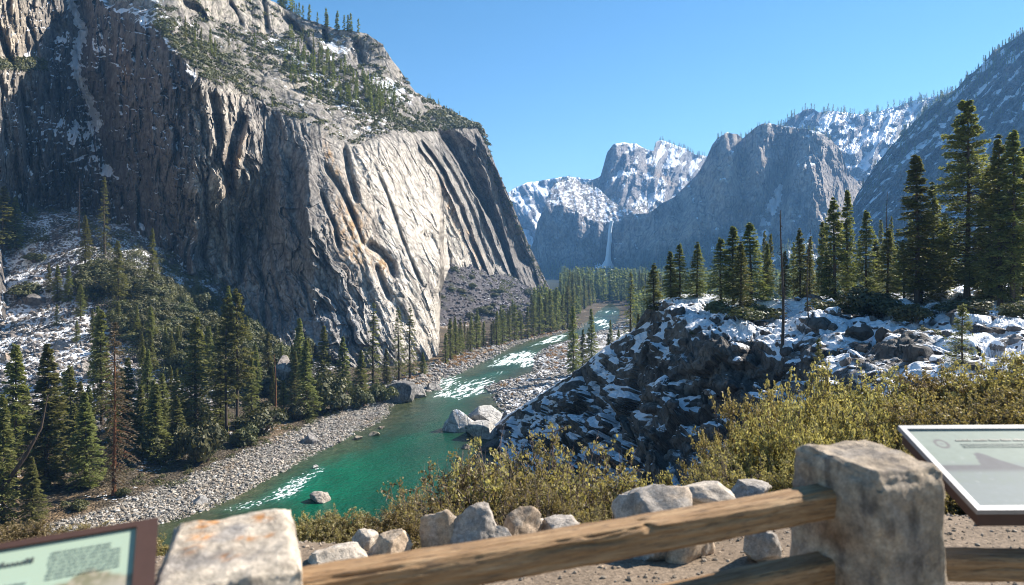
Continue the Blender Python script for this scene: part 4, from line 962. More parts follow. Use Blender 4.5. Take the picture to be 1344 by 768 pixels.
# trees on the knoll
gN = 'conifers on top of the snowy knoll'
KNT = [
 (NEAR[0],858,405,346,1.3,'leftmost dark conifer at the top left shoulder of the snowy knoll'),
 (NEAR[1],880,396,330,1.2,'left one of two close conifers behind the round snowy hump'),
 (NEAR[2],892,394,320,1.1,'yellower right one of two close conifers behind the round snowy hump'),
 (NEAR[0],915,390,318,1.1,'lone slim conifer right above the round snowy hump'),
 (NEAR[2],946,396,312,1.25,'dark conifer at the left of the dense clump of four on the knoll'),
 (NEAR[1],962,398,297,1.2,'tall back conifer of the dense clump of four on the knoll'),
 (NEAR[2],985,402,292,1.2,'tallest right conifer of the dense clump of four on the knoll'),
 (NEAR[0],972,418,318,1.0,'front conifer of the dense clump whose thin trunk slants above the snow'),
 (NEAR[1],1007,396,320,.9,'thin dark conifer left of the tall bare trunk'),
 (NEAR[0],1050,394,300,1.0,'dull conifer right of the tall bare trunk'),
 (NEAR[2],1062,392,325,1.0,'short conifer second right of the tall bare trunk'),
 (NEAR[0],1095,398,260,1.15,'large full conifer in the middle of the knoll top'),
 (NEAR[1],1112,392,250,.8,'slim dark conifer right behind the large middle one'),
 (NEAR[2],1137,396,276,1.0,'conifer with a sharp tip between the middle tree and the thin snag'),
 (NEAR[0],1165,398,300,1.25,'pale green bushy conifer at the foot of the thin high snag'),
 (NEAR[2],1186,396,318,1.2,'short full conifer left of the second tallest tree on the right'),
 (NEAR[1],1203,404,204,1.15,'second tallest conifer, standing left of the great layered pine'),
 (NEAR[0],1224,394,240,.9,'conifer half hidden between the second tallest tree and the great layered pine'),
 (NEAR[2],1208,400,296,1.5,'dark low conifer in front of the second tallest tree'),
 (NEAR[1],1240,392,290,1.2,'dark conifer directly left of the great pine trunk'),
 (NEAR[2],1300,394,215,1.0,'conifer directly right of the great layered pine'),
 (NEAR[0],1312,398,178,.9,'dark conifer with a bare lower trunk right of the great pine'),
 (NEAR[1],1330,398,172,1.0,'dark conifer with a snow-dusted crown near the right edge'),
 (NEAR[2],1346,392,190,1.1,'rightmost conifer cut by the right edge'),
 (NEAR[0],1290,388,300,1.3,'low conifer behind the trunk of the great pine'),
 (NEAR[2],1085,396,330,1.0,'small conifer at the left foot of the large middle one'),
 (NEAR[1],1030,394,330,1.0,'thin conifer right behind the tall bare trunk'),
 (NEAR[0],1150,394,312,1.1,'small conifer left of the pale bushy one'),
]
for k, px, b, t, wf, lab in KNT: tree_at(k, px, b, t, 'k', 'conifer_tree', wf * (1.45 if px < 1000 else 1.22), lab, gN)
tree_at(HERO, 1270, 392, 128, 'k', 'conifer_tree', 1.0, 'great pine with wide horizontal layers, tallest tree on the right', gN)
tree_at(YOUNG, 1075, 500, 443, 'k', 'young_conifer', .8, 'small young conifer on the dark slope above the right shrubs, left one', 'young conifers on the knoll slope', cat='young conifer')
tree_at(YOUNG, 1263, 482, 398, 'k', 'young_conifer', 1.2, 'thin open young conifer in front of the snowy slope at right', 'young conifers on the knoll slope', cat='young conifer')
dead_tree(1026, 452, 276, 'k', 'tall bare dark trunk standing in front of the trees on the knoll', 7, M_bark, nb=110, L=1.3, tr=.012)
dead_tree(1165, 392, 252, 'k', 'thin high dark snag above the pale bushy conifer', 8, M_bark, nb=60, L=.8, tr=.008)
dead_tree(1062, 430, 300, 'k', 'thin bare snag right of the tall bare dark trunk', 9, M_bark, nb=60, L=1.2, tr=.007)
# conifers behind the knoll trees, on the slope that runs back to the mountain
gR = 'background trees behind the knoll'
for i in range(34):
    px = r_.uniform(1000, 1360); y = r_.uniform(150, 260); h = r_.uniform(14, 24)
    tp_ = r_.uniform(300, 345) - 0.10 * (px - 1000)
    z = EYE + (HOR - tp_) / F * y - h
    tree('conifer_tree', MID[i % 3], (px - 672) / F * y, y, z, h, .9, 'one of the hazy conifers filling the gaps behind the knoll trees', 'conifer', gR)

# ------------------------------------------------------------------ valley forest
g = np.random.default_rng(21)
cand = []
n = 9000
py_ = HOR + 9 + 52 * g.random(n) ** 1.5
px_ = 650 + 900 * g.random(n)
Yf_ = 50 * F / (py_ - HOR) * (1 + .12 * g.normal(0, 1, n)).clip(.7, 1.3)
Yf_ = np.clip(Yf_, 500, 2600) * (1 + 0.05 * g.normal(0, 1, n))
Xf_ = (px_ - 672) / F * Yf_
rd_, dl_, dr_ = riverd(Xf_, Yf_)
pyf = HOR + 50 * F / Yf_
cl_ = cliff.depth(np.clip(px_, -180, 725), np.clip(pyf, 345, 400))
ok = (rd_ < -10) & ~((px_ < 735) & (Yf_ > 640)) & ~((pyf > 406) & (px_ < 740))
Xf_, Yf_, pxf = Xf_[ok], Yf_[ok], px_[ok]
Zf_ = groundz(Xf_, Yf_)
Hf = 17 + 24 * g.random(len(Xf_)) ** 1.3
o_ = np.argsort(Yf_ + 4000 * (pxf > 880))
Xf_, Yf_, Zf_, Hf = Xf_[o_], Yf_[o_], Zf_[o_], Hf[o_]
NI = 75
gV = 'nearest conifers of the valley forest'
for i in range(NI):
    tree('conifer_tree', MID[i % 3], Xf_[i], Yf_[i], Zf_[i], Hf[i], 1.1, 'one of the conifers at the front edge of the valley forest behind the river bend', 'conifer', gV)
def lodtree(seed, H=30, R=3.6, n=16):
    (V, Q, Rn), (Vt, Qt) = conifer(seed, H=H, R=R, base=.06, nwh=13, nbr=4, nleaf=n // 4, leaf=2.6, wid=1.3, p=.85, gap=.0, wood=False, lod=True)
    Qa = np.vstack([Q, Qt + len(V)]); return np.vstack([V, Vt]), Qa, np.concatenate([Rn, np.zeros(len(Vt))])
LOD = [lodtree(200 + i) for i in range(4)]
FV, FQ, FR = [], [], []; off = 0
def merge_trees(X, Y, Z, H, wf=1.1):
    global off
    for i in range(len(X)):
        V, Q, R_ = LOD[i % 4]; s = H[i] / 30.; a = (i * 2.399) % 6.283; ca, sa = math.cos(a), math.sin(a)
        W_ = np.empty_like(V); W_[:, 0] = (V[:, 0] * ca - V[:, 1] * sa) * s * wf + X[i]; W_[:, 1] = (V[:, 0] * sa + V[:, 1] * ca) * s * wf + Y[i]; W_[:, 2] = V[:, 2] * s + Z[i] - .3
        FV.append(W_); FQ.append(Q + off); off += len(V); FR.append(np.clip(R_ * .8 + ((i * 0.618) % 1) * .3 - .1, 0, 1))
merge_trees(Xf_[NI:], Yf_[NI:], Zf_[NI:], Hf[NI:])
n = 420; q_ = np.random.default_rng(77); pxa = 700 + 175 * q_.random(n); pya = 398 + 34 * q_.random(n); Ya = 50 * F / (pya - HOR); Xa = (pxa - 672) / F * Ya
ra, _, _ = riverd(Xa, Ya); m_ = (ra < -9) & ~((pxa < 745) & (pya < 412)); merge_trees(Xa[m_], Ya[m_], groundz(Xa[m_], Ya[m_]), 10 + 18 * q_.random(m_.sum()), 1.2)
# trees along the crest of the mountains
def crest(R, x0, x1, n, h0, h1, seed, down=0.0, sink=2):
    g = np.random.default_rng(seed); px = x0 + (x1 - x0) * g.random(n); i = np.clip(((px - R.pxs[0]) / (R.pxs[1] - R.pxs[0])).astype(int), 0, R.n - 1)
    rr = np.clip(R.nr - 1 - (g.random(n) ** 2 * down / (R.PY[0, i] - R.PY[-1, i]) * R.nr).astype(int), 0, R.nr - 1)
    V = R.V[rr + R.off, i]; h = h0 + (h1 - h0) * g.random(n)
    merge_trees(V[:, 0], V[:, 1], V[:, 2] - sink, h, 1.3)
crest(m5, 1020, 1300, 150, 14, 34, 31, 6); crest(m6, 1180, 1400, 260, 8, 20, 32, 30); crest(m4, 940, 1100, 40, 8, 16, 33, 3); crest(m3, 860, 925, 40, 12, 22, 34, 4); crest(m2, 725, 860, 60, 8, 14, 35, 10); crest(m6, 1100, 1400, 600, 8, 16, 36, 220)
def footslope(R, x0, x1, n, seed, frac=.22):
    g = np.random.default_rng(seed); i = g.integers(0, R.n - 1, n); px = R.pxs[i]; m = (px > x0) & (px < x1); i = i[m]
    rr = (g.random(len(i)) ** 1.3 * frac * R.nr).astype(int); V = R.V[rr + R.off, i]; merge_trees(V[:, 0], V[:, 1], V[:, 2], 14 + 16 * g.random(len(i)), 1.2)
footslope(m4, 840, 1190, 1300, 37, .26); footslope(m2, 700, 850, 350, 38, .22); footslope(m6, 1100, 1500, 500, 39, .3)
# small trees on the cliff's bench: the clearest ones stand alone, the rest belong to the wood
gC = 'conifers on the sloping bench above the cliff'
bench = [(256,62,24),(264,66,30),(276,70,34),(282,75,26),(243,52,30),(300,60,22),(334,62,20),(384,95,20),(357,140,14)]
for i, (px, b, hh) in enumerate(bench):
    tree_at(MID[i % 3], px, b, b - hh, 'c', 'conifer_tree', .9, 'one of the taller conifers on the sunny bench above the shaded headwall', gC)
for i in range(42):
    px = r_.uniform(395, 500); b = np.interp(px, [395, 430, 480, 500], [62, 82, 112, 125]) + r_.uniform(-7, 16) + (px - 440) * .12
    hh = r_.uniform(11, 20) * np.interp(px, [395, 430, 500], [1, 1.15, .75])
    tree_at(MID[i % 3], px, b, b - hh, 'c', 'conifer_tree', .8, 'one of the conifers in the dark band crossing the upper bench', gC)
g = np.random.default_rng(41)
def cliff_pts(n, x0, x1, f0, f1):
    px = x0 + (x1 - x0) * g.random(n); py = f0(px) + (f1(px) - f0(px)) * g.random(n)
    i = np.clip(((px - cliff.pxs[0]) / (cliff.pxs[1] - cliff.pxs[0])).astype(int), 0, cliff.n - 1)
    f = np.clip((cliff.bt[i] - py) / (cliff.bt[i] - cliff.tp[i]), 0, 1)
    return cliff.V[(f * (cliff.nr - 1)).astype(int), i], px, py
P, px, py = cliff_pts(150, 370, 520, lambda x: np.interp(x, [370, 440, 520], [40, 80, 125]), lambda x: np.interp(x, [370, 440, 520], [110, 140, 160]))
merge_trees(P[:, 0], P[:, 1], P[:, 2], 5 + 8 * g.random(len(P)), 1.2)
P, px, py = cliff_pts(60, 360, 640, lambda x: np.interp(x, *zip(*TOPC)) - 1, lambda x: np.interp(x, *zip(*TOPC)) + 2)
m_ = (px < 480) | (px > 560); merge_trees(P[m_, 0], P[m_, 1], P[m_, 2], np.where(px[m_] < 480, 8 + 9 * g.random(m_.sum()), 3 + 4 * g.random(m_.sum())), 1.2)
fo = link('forest', mesh_np('forest', np.vstack(FV), np.vstack(FQ), False, {'rnd': np.concatenate(FR)}), M_needle); fo['kind'] = 'stuff'

# ------------------------------------------------------------------ brush and undergrowth
PP, RR_, LL = [], [], []
# bench brush
P, px, py = cliff_pts(4200, 205, 640, lambda x: np.interp(x, *zip(*TOPC)).clip(2), lambda x: np.interp(x, *zip(*RIM)))
dens = 0.1 + 1.0 * blob(px, py, 290, 85, 75, 26, 28) + 0.5 * blob(px, py, 390, 150, 60, 14, 30) + 0.9 * blob(px, py, 400, 105, 90, 13, 34) + 0.9 * blob(px, py, 500, 148, 60, 16, 25) + 0.8 * blob(px, py, 590, 162, 40, 10, 15) + 0.5 * blob(px, py, 440, 90, 60, 20, 30) - 0.9 * blob(px, py, 370, 118, 50, 10, 34) + 0.6 * fbm(px / 25, py / 12, 0, 3, 44)
m_ = g.random(len(px)) < dens
PP.append(P[m_]); RR_.append((0.0034 + 0.0042 * g.random(m_.sum())) * P[m_, 1])
P, px, py = cliff_pts(260, -20, 60, lambda x: 76 + 0 * x, lambda x: 92 + 0 * x); PP.append(P); RR_.append(1.2 + 1.2 * g.random(len(P)))
P, px, py = cliff_pts(160, 640, 724, lambda x: np.interp(x, *zip(*TOPC)) + 2, lambda x: np.interp(x, *zip(*TOPC)) + 26); PP.append(P); RR_.append(1.5 + 2 * g.random(len(P)))
Pb = np.vstack(PP); Rb = np.concatenate(RR_)
V1, Q1, R1 = bushes(Pb, Rb, 34, Rb * .55, g)
# talus brush
NB = 15000
Yt = 190 + 240 * g.random(NB); pxt = -60 + 470 * g.random(NB); Xt = (pxt - 672) / F * Yt
zt_, tt_, rdt, _, _, _ = groundz(Xt, Yt, True); pyt = HOR + (EYE - zt_) / Yt * F
dn = 1.15 * blob(pxt, pyt, 250, 430, 95, 60, 28) + 0.9 * blob(pxt, pyt, 180, 375, 55, 35, 20) + 0.9 * blob(pxt, pyt, 330, 470, 70, 30) + 0.35 * blob(pxt, pyt, 30, 390, 30, 12) + 0.6 * blob(pxt, pyt, 15, 300, 40, 35) + .3 * blob(pxt, pyt, 110, 330, 60, 30) + 0.5 * fbm(Xt / 12, Yt / 12, 0, 3, 46) - .05 - 0.7 * blob(pxt, pyt, 70, 400, 55, 70) - .7 * blob(pxt, pyt, 90, 480, 70, 40)
m_ = (g.random(NB) < dn * .65) & (tt_ > 0.3)
Pt = np.stack([Xt, Yt, zt_], -1)[m_]; Rt = 1.5 + 3.3 * g.random(m_.sum()) ** 1.6
V2, Q2, R2 = bushes(Pt, Rt, 130, .22 + Rt * 0.10, g, .85)
# floor of the left bank wood
NB = 2600; Yq = 150 + 190 * g.random(NB); pyq = HOR + 50 * F / Yq; Xq = (np.interp(pyq, *zip(*LB)) - 672) / F * Yq - (15 + 75 * g.random(NB) ** 1.2)
zq, tq, _, _, _, _ = groundz(Xq, Yq, True); m_ = g.random(NB) < .42
Pq = np.stack([Xq, Yq, zq], -1)[m_]; Rq = .5 + 1.3 * g.random(m_.sum()) ** 1.5
V4, Q4, R4 = bushes(Pq, Rq, 90, Rq * .2 + .08, g, .8)
# scree brush and valley edges
Ys = 500 + 380 * g.random(1500); pxs_ = 575 + 190 * g.random(1500); Xs = (pxs_ - 672) / F * Ys
zs_, ts_, rs_, _, _, _ = groundz(Xs, Ys, True); pys = HOR + (EYE - zs_) / Ys * F
dn = 0.10 + 0.9 * blob(pxs_, pys, 690, 385, 60, 16, 25) + .5 * blob(pxs_, pys, 600, 365, 18, 12) + .5 * fbm(Xs / 22, Ys / 12, 0, 4, 214) + .5 * blob(pxs_, pys, 590, 455, 30, 14)
m_ = (g.random(1500) < dn * .7) & (rs_ < -6)
Ps = np.stack([Xs, Ys, zs_], -1)[m_]; Rs = 1.5 + 2.4 * g.random(m_.sum())
V3, Q3, R3 = bushes(Ps, Rs, 60, Rs * .34, g, .8)
o1, o2 = len(V1), len(V1) + len(V2)
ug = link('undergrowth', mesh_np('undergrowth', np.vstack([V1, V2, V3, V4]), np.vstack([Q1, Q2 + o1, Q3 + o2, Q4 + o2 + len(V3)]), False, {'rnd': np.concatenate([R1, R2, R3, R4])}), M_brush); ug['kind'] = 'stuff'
# reddish willow scrub along the water
Yw_ = 230 + 380 * g.random(3000); sgn = g.random(3000) < .72; pyw_ = HOR + 50 * F / Yw_
offm = 3 + 9 * g.random(3000) ** 1.5
bx = np.where(sgn, (np.interp(pyw_, *zip(*LB)) - 672) / F * Yw_ - offm * 1.6, (np.interp(pyw_, *zip(*RB)) - 672) / F * Yw_ + offm * 1.6)
zb = groundz(bx, Yw_); pxb = 672 + bx / Yw_ * F
dn = 0.9 * blob(pxb, pyw_, 600, 475, 50, 14) + .8 * blob(pxb, pyw_, 690, 442, 60, 8) + .5 * blob(pxb, pyw_, 520, 500, 30, 12) + .9 * blob(pxb, pyw_, 725, 465, 40, 14) + .3 * fbm(bx / 8, Yw_ / 8, 0, 3, 48)
m_ = (g.random(3000) < dn * .5)
Pw_ = np.stack([bx, Yw_, zb], -1)[m_]; Rw_ = 0.6 + 1.2 * g.random(m_.sum())
Vw, Qw, Rn_ = bushes(Pw_, Rw_, 60, Rw_ * .35, g, .7)
wl = link('willow_scrub', mesh_np('willow_scrub', Vw, Qw, False, {'rnd': Rn_}), M_willow); wl['kind'] = 'stuff'

# round shrubs on the bank, each its own
def shrub_kit(seed, n=2600, leaf=.32):
    g = np.random.default_rng(seed)
    cs = g.normal(0, .38, (9, 3)) * [1, 1, .4] + [0, 0, .55]; rs = .42 + .25 * g.random(9)
    V, Q, R_ = bushes(cs, rs, n // 9, leaf * .5, g, .95)
    me = mesh_np('shrub_leaves', V, Q, False, {'rnd': R_}); me.materials.append(M_brush)
    a = g.random(26) * 6.28; B = np.stack([np.cos(a) * .6, np.sin(a) * .6, .5 + .5 * g.random(26)], -1); A = np.zeros((26, 3)) + [0, 0, -.15]
    tv, tq = branches3(A, B * .45 + [0, 0, .05], B, np.full(26, .03)); tm = mesh_np('shrub_stems', tv, tq, True); tm.materials.append(M_deadwood)
    return me, tm
SHK = [shrub_kit(300 + i) for i in range(3)]
def shrub(px, base, w, h, lab, i, where='g', group='round shrubs along the left bank', mat=None):
    x, y, z = ground_hit(px, base) if where == 'g' else knoll_hit(px, base)
    o = empty('shrub', (float(x), float(y), float(z) - .2), i * 1.3); set_props(o, lab, 'shrub', group)
    o.scale = (w / 2 / F * y, w / 2 / F * y, h / F * y / 1.25)
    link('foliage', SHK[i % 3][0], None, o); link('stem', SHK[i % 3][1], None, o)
for i, (px, b, w, h, lab) in enumerate([(270,606,62,56,'large round olive shrub at the upper edge of the cobble bar'),(228,600,50,50,'round shrub left of the large olive one at the cobble bar'),(440,540,56,44,'round olive shrub above the upper end of the cobble bar'),(392,552,34,24,'low shrub on the bank below the full conifer'),
    (345,570,60,36,'wide shrub at the foot of the twin slender pines'),(318,585,36,24,'reddish low shrub beside the cobbles below the twin pines'),(250,560,46,40,'shrub behind the large round olive one'),(495,528,34,26,'shrub touching the dark boulder by the pool'),(472,535,34,26,'shrub between the round olive shrub and the dark boulder'),(163,652,20,12,'small shrub at the foot of the red-trunked pine'),
    (105,668,26,14,'small dark shrub on the flat ground left of the red-trunked pine'),(37,392,40,18,'low shrub above the dark boulder on the snowy talus'),(45,345,30,14,'low shrub high on the snowy talus'),(190,560,40,30,'shrub behind the wide low conifer')]):
    shrub(px, b, w, h, lab, i)
for i, (px, b, w, h, lab) in enumerate([(940,412,40,20,'grey-green shrub on the snow below the dense clump'),(985,420,70,24,'wide olive shrub below the front tree of the dense clump'),(1150,415,80,34,'wide pale shrub among the knoll trees left of the second tallest tree'),(1200,425,60,30,'dark shrub in the shade below the second tallest tree'),(1095,412,50,22,'snow-dusted shrub below the large middle conifer'),(1270,412,70,20,'low shrub around the foot of the great pine'),(1215,448,40,22,'dark shrub in the shaded snow below the wide pale one'),(908,442,24,14,'small olive shrub on the left slope of the knoll'),(1330,414,50,18,'low dark shrub near the right edge on the snow')]):
    shrub(px, b, w, h, lab, i, 'k', 'shrubs on the snowy knoll')

r2_ = random.Random(99)
for i in range(150):
    t_ = r2_.random(); px = 112 + 285 * t_; y0 = np.interp(px, [112, 149, 196, 264, 338, 397], [352, 345, 376, 404, 438, 466]); y1 = np.interp(px, [112, 170, 260, 400], [395, 445, 505, 525])
    shrub(px, y0 + (y1 - y0) * r2_.random() + 4, r2_.uniform(22, 42), r2_.uniform(13, 22), 'one of the rounded olive shrubs packed over the brush slope under the shaded cliff', i, group='rounded shrubs of the brush slope')
for i in range(34):
    px = r2_.uniform(586, 735); y0 = np.interp(px, [586, 640, 735], [352, 372, 392]); y1 = np.interp(px, [586, 735], [425, 408])
    shrub(px, y0 + (y1 - y0) * r2_.random(), r2_.uniform(9, 18), r2_.uniform(5, 9), 'one of the dark shrubs dotting the grey scree between the cliffs', i, group='dark shrubs on the scree')
# ------------------------------------------------------------------ stones
M_stone = mat_rock('loose_stone', 0.5, 0.12)
SV, SF, SC, SS = [], [], [], []; so_ = 0
def add_stones(r):
    global so_
    V, Fq, C_, S_ = r; SV.append(V); SF.append(Fq + so_); SC.append(C_); SS.append(S_); so_ += len(V)
g = np.random.default_rng(51)
# cobble bar
n = 12000; py0 = 505 + 195 * g.random(n) ** 1.0; l_ = np.interp(py0, *zip(*LB)); Yc = 50 * F / (py0 - HOR)
dd = 12 * g.random(n) ** 1.2 - 1.0; Xc = (l_ - 672) / F * Yc - dd * 1.6
zc_ = groundz(Xc, Yc); m_ = zc_ < RIV + 2.4
add_stones(stones(np.stack([Xc, Yc, zc_], -1)[m_], (0.13 + 0.40 * g.random(m_.sum()) ** 4), g, 1, .7, (.36, .325, .28), .5))
# right bank and upstream rubble
n = 4200; py0 = 425 + 130 * g.random(n); r0 = np.interp(py0, *zip(*RB)); Yc = 50 * F / (py0 - HOR); Xc = (r0 - 672) / F * Yc + (18 * g.random(n) ** 1.3 - 1.0) * 1.6; zc_ = groundz(Xc, Yc)
add_stones(stones(np.stack([Xc, Yc, zc_], -1), 0.2 + 0.9 * g.random(n) ** 3, g, 1, .7, (.30, .275, .25), .35, .35 * g.random(n) * (g.random(n) < .5) + .1))
n = 2600; py0 = 425 + 90 * g.random(n); r0 = np.interp(py0, *zip(*LB)); Yc = 50 * F / (py0 - HOR); Xc = (r0 - 672) / F * Yc - (14 * g.random(n) ** 1.3 - 1.5) * 1.6; zc_ = groundz(Xc, Yc)
add_stones(stones(np.stack([Xc, Yc, zc_], -1), 0.25 + 1.0 * g.random(n) ** 3, g, 1, .7, (.33, .30, .27), .35))
# talus
n = 22000; Yt = 190 + 220 * g.random(n); pxt = -80 + 420 * g.random(n); Xt = (pxt - 672) / F * Yt
zt_, tt_, _, _, _, _ = groundz(Xt, Yt, True); pyt = HOR + (EYE - zt_) / Yt * F
dn = blob(pxt, pyt, 50, 400, 90, 90) + blob(pxt, pyt, 100, 480, 90, 60) + .35 + .3 * blob(pxt, pyt, 220, 500, 60, 40)
m_ = (g.random(n) < dn) & (tt_ > .5)
add_stones(stones(np.stack([Xt, Yt, zt_], -1)[m_], 0.22 + 1.0 * g.random(m_.sum()) ** 4, g, 1, .75, (.24, .215, .20), .4, np.full(m_.sum(), .22) * (g.random(m_.sum()) < .45)))
n = 7000; Ys = 500 + 400 * g.random(n); pxs_ = 575 + 180 * g.random(n); Xs = (pxs_ - 672) / F * Ys; zs_, ts_, rs_, _, _, _ = groundz(Xs, Ys, True); m_ = ts_ > .8
add_stones(stones(np.stack([Xs, Ys, zs_], -1)[m_], 0.5 + 1.6 * g.random(m_.sum()) ** 3, g, 1, .7, (.15, .135, .14), .4, .3 * (g.random(m_.sum()) < .18)))
# rocks breaking the snow on the knoll
i = g.integers(0, knoll.n - 2, 9000); r = (g.random(9000) * (knoll.nr - 3)).astype(int)
Pk = knoll.V[r + knoll.off, i]; pk, qk = knoll.PX[r, i], knoll.PY[r, i]
dn = .5 * sm(640, 700, pk) * sm(620, 560, qk) + .5 * sm(1000, 1080, pk) * sm(560, 520, qk)
m_ = (g.random(9000) < dn * .40) & (knoll.N[r + knoll.off, i, 2] > .35)
Pk = Pk[m_]; sz = (0.0016 + 0.011 * g.random(len(Pk)) ** 5) * Pk[:, 1]
add_stones(stones(Pk, sz * 1.15, g, 2, .62, (.135, .12, .11), .35, .42 * (g.random(len(Pk)) < .6), sink=.35))
st_ = link('stones', mesh_np('stones', np.vstack(SV), np.vstack(SF), False, {'col': np.vstack(SC), 'snow': np.concatenate(SS)}), M_stone); st_['kind'] = 'stuff'

# individual boulders
M_gran = mat_rock('pale_granite', 0.8, 0.22)
M_graynear = mat_rock('near_granite', 0.14, 0.02)
def boulder(name, loc, size, seed, col, lab, group, mat, cuts=6, snow=0.0, rz=0.0, rough=.10, cat='boulder', sub=5, tint=None):
    V, Fq = ICO5; V = V.copy(); g = np.random.default_rng(seed)
    for _ in range(cuts + 6):                       # facets cut by planes
        nrm = unit(g.normal(0, 1, 3)); dd = 0.48 + 0.28 * g.random(); t = V @ nrm; V = V - np.outer(np.maximum(t - dd, 0) * 0.98, nrm)
    f = fbm(V[:, 0] * 1.6 + seed, V[:, 1] * 1.6, V[:, 2] * 1.6, 6, seed, .55); V = V * (1 + rough * 1.6 * f)[:, None]
    V = V + unit(V) * (0.02 * rough * 10 * fbm(V[:, 0] * 9, V[:, 1] * 9, V[:, 2] * 9, 4, seed + 3))[:, None]
    V = V * np.array(size)
    c = np.array(col)[None] * (1 + .25 * fbm(V[:, 0] / size[0] * 3, V[:, 1] / size[0] * 3, V[:, 2] / size[0] * 3, 4, seed + 9))[:, None]
    if tint is not None: c = mixc(c, tint, sm(.05, .35, fbm(V[:, 0] / size[0] * 2, V[:, 1] / size[0] * 2 + 5, V[:, 2] / size[0] * 2, 3, seed + 11)) * .7)
    nz = unit(V)[:, 2]; s = np.clip((nz - .45) * 1.2 + .3 * f + snow - .45, 0, 1.2) if snow else np.zeros(len(V))
    o = link(name, mesh_np(name, V, Fq, True, {'col': np.clip(c, .01, .9), 'snow': s}), mat); o.location = loc; o.rotation_euler = (0, 0, rz)
    set_props(o, lab, cat, group); return o
gS = 'boulders in and beside the river'
def rb(px, py, w, h, seed, lab, col=(.40,.375,.345), snow=0., group=gS, cuts=6, dz=0., depth=1.0, where='w', **k):
    if where == 'w': y = 50 * F / (py - HOR); x = (px - 672) / F * y; z = RIV
    elif where == 'k': x, y, z = knoll_hit(px, py)
    else: x, y, z = ground_hit(px, py)
    sx = w / 2 / F * y; sz_ = h / F * y * .62
    boulder('boulder', (float(x), float(y) + sx * depth * .5, float(z) + sz_ * .38 + dz), (sx * 1.1, sx * depth, sz_ * 1.1), seed, col, lab, group, M_gran, cuts, snow, **k)
PW = (.47, .445, .41)
rb(601, 567, 44, 30, 61, 'left pale block of the big split boulder in the green pool', PW, .35)
rb(636, 560, 46, 34, 62, 'tall back block of the big split boulder in the green pool', PW, .2)
rb(632, 575, 56, 26, 63, 'front low block of the big split boulder in the green pool', PW, 0.)
rb(668, 566, 34, 36, 64, 'dark shaded boulder joining the big pale one to the right bank', (.2,.19,.18), .3)
rb(694, 580, 40, 50, 65, 'jagged snowy boulder at the foot of the knoll by the pool', (.22,.2,.185), .5)
rb(528, 528, 50, 28, 66, 'dark streaked boulder at the left edge of the pool', (.24,.225,.21), .1)
rb(549, 522, 24, 18, 67, 'paler small boulder right of the dark streaked one', (.34,.315,.29), .1)
rb(568, 512, 26, 12, 68, 'flat boulder beside the rapids below the scrub', (.36,.33,.3), .1)
rb(418, 659, 34, 16, 69, 'rounded pinkish boulder standing in the near rapids', (.42,.36,.31), 0.)
rb(612, 589, 13, 7, 70, 'tiny rock showing above the pool below the big boulder', (.3,.27,.24), 0.)
rb(262, 664, 26, 16, 71, 'grey boulder at the lower tip of the cobble bar', (.34,.33,.32), 0.)
rb(405, 583, 26, 14, 72, 'grey boulder lying on the cobble bar near the waterline', (.27,.25,.235), .0, where='g')
rb(492, 572, 18, 6, 73, 'flat yellowish rock in the shallows beside the cobble bar', (.38,.33,.24), 0.)
rb(470, 577, 14, 5, 74, 'small flat rock nearest the bar in the shallows', (.36,.31,.24), 0.)
rb(413, 615, 8, 5, 76, 'small white stone at the edge of the cobble bar', (.5,.48,.45), 0.)
rb(500, 563, 10, 4, 77, 'low brown rock at the head of the shallows', (.3,.25,.2), 0.)
gT = 'boulders on the left slope'
rb(368, 502, 38, 34, 80, 'pointed grey boulder with a dark left side on the brush slope', (.36,.32,.29), 0., gT, 7, where='g', dz=1.2)
rb(38, 404, 34, 20, 81, 'dark pyramid boulder lying on the snowy talus', (.17,.16,.155), 0., gT, 8, where='g', dz=.5)
rb(110, 490, 16, 12, 82, 'small pale boulder in the middle of the snowy talus', (.42,.38,.35), 0., gT, where='g', dz=.3)
rb(77, 460, 24, 14, 83, 'grey boulder half buried in the talus above the broad conifer', (.28,.26,.25), .2, gT, where='g')
rb(4, 478, 14, 14, 84, 'orange-tinted boulder at the left edge of the talus', (.38,.30,.24), 0., gT, where='g', dz=.3)
rb(222, 512, 22, 14, 85, 'snow-capped boulder below the brush slope', (.26,.24,.23), .6, gT, where='g', dz=.3)
gKb = 'boulders on the snowy knoll'
for a in [(893,418,24,18,90,'dark angular boulder on the round snowy hump',(.09,.085,.08),.1),(1078,432,34,22,91,'dark snow-capped boulder on the bright snow band',(.12,.11,.10),.5),(1130,446,34,22,92,'dark boulder in the shaded rubble below the pale shrub',(.08,.075,.07),.4),(1215,474,44,26,93,'large tilted dark slab above the right shrubs',(.09,.085,.08),.3),(1165,448,24,18,94,'boulder in the shadow of the trees beside the tilted slab',(.08,.075,.07),.4),(865,432,16,12,95,'small dark boulder near the left shoulder of the knoll',(.09,.085,.08),.3),(1290,440,30,16,96,'dark boulder by the young tree on the right snow slope',(.09,.08,.075),.4)]:
    rb(*a[:5], a[5], a[6], a[7], gKb, 8, where='k', dz=.15)

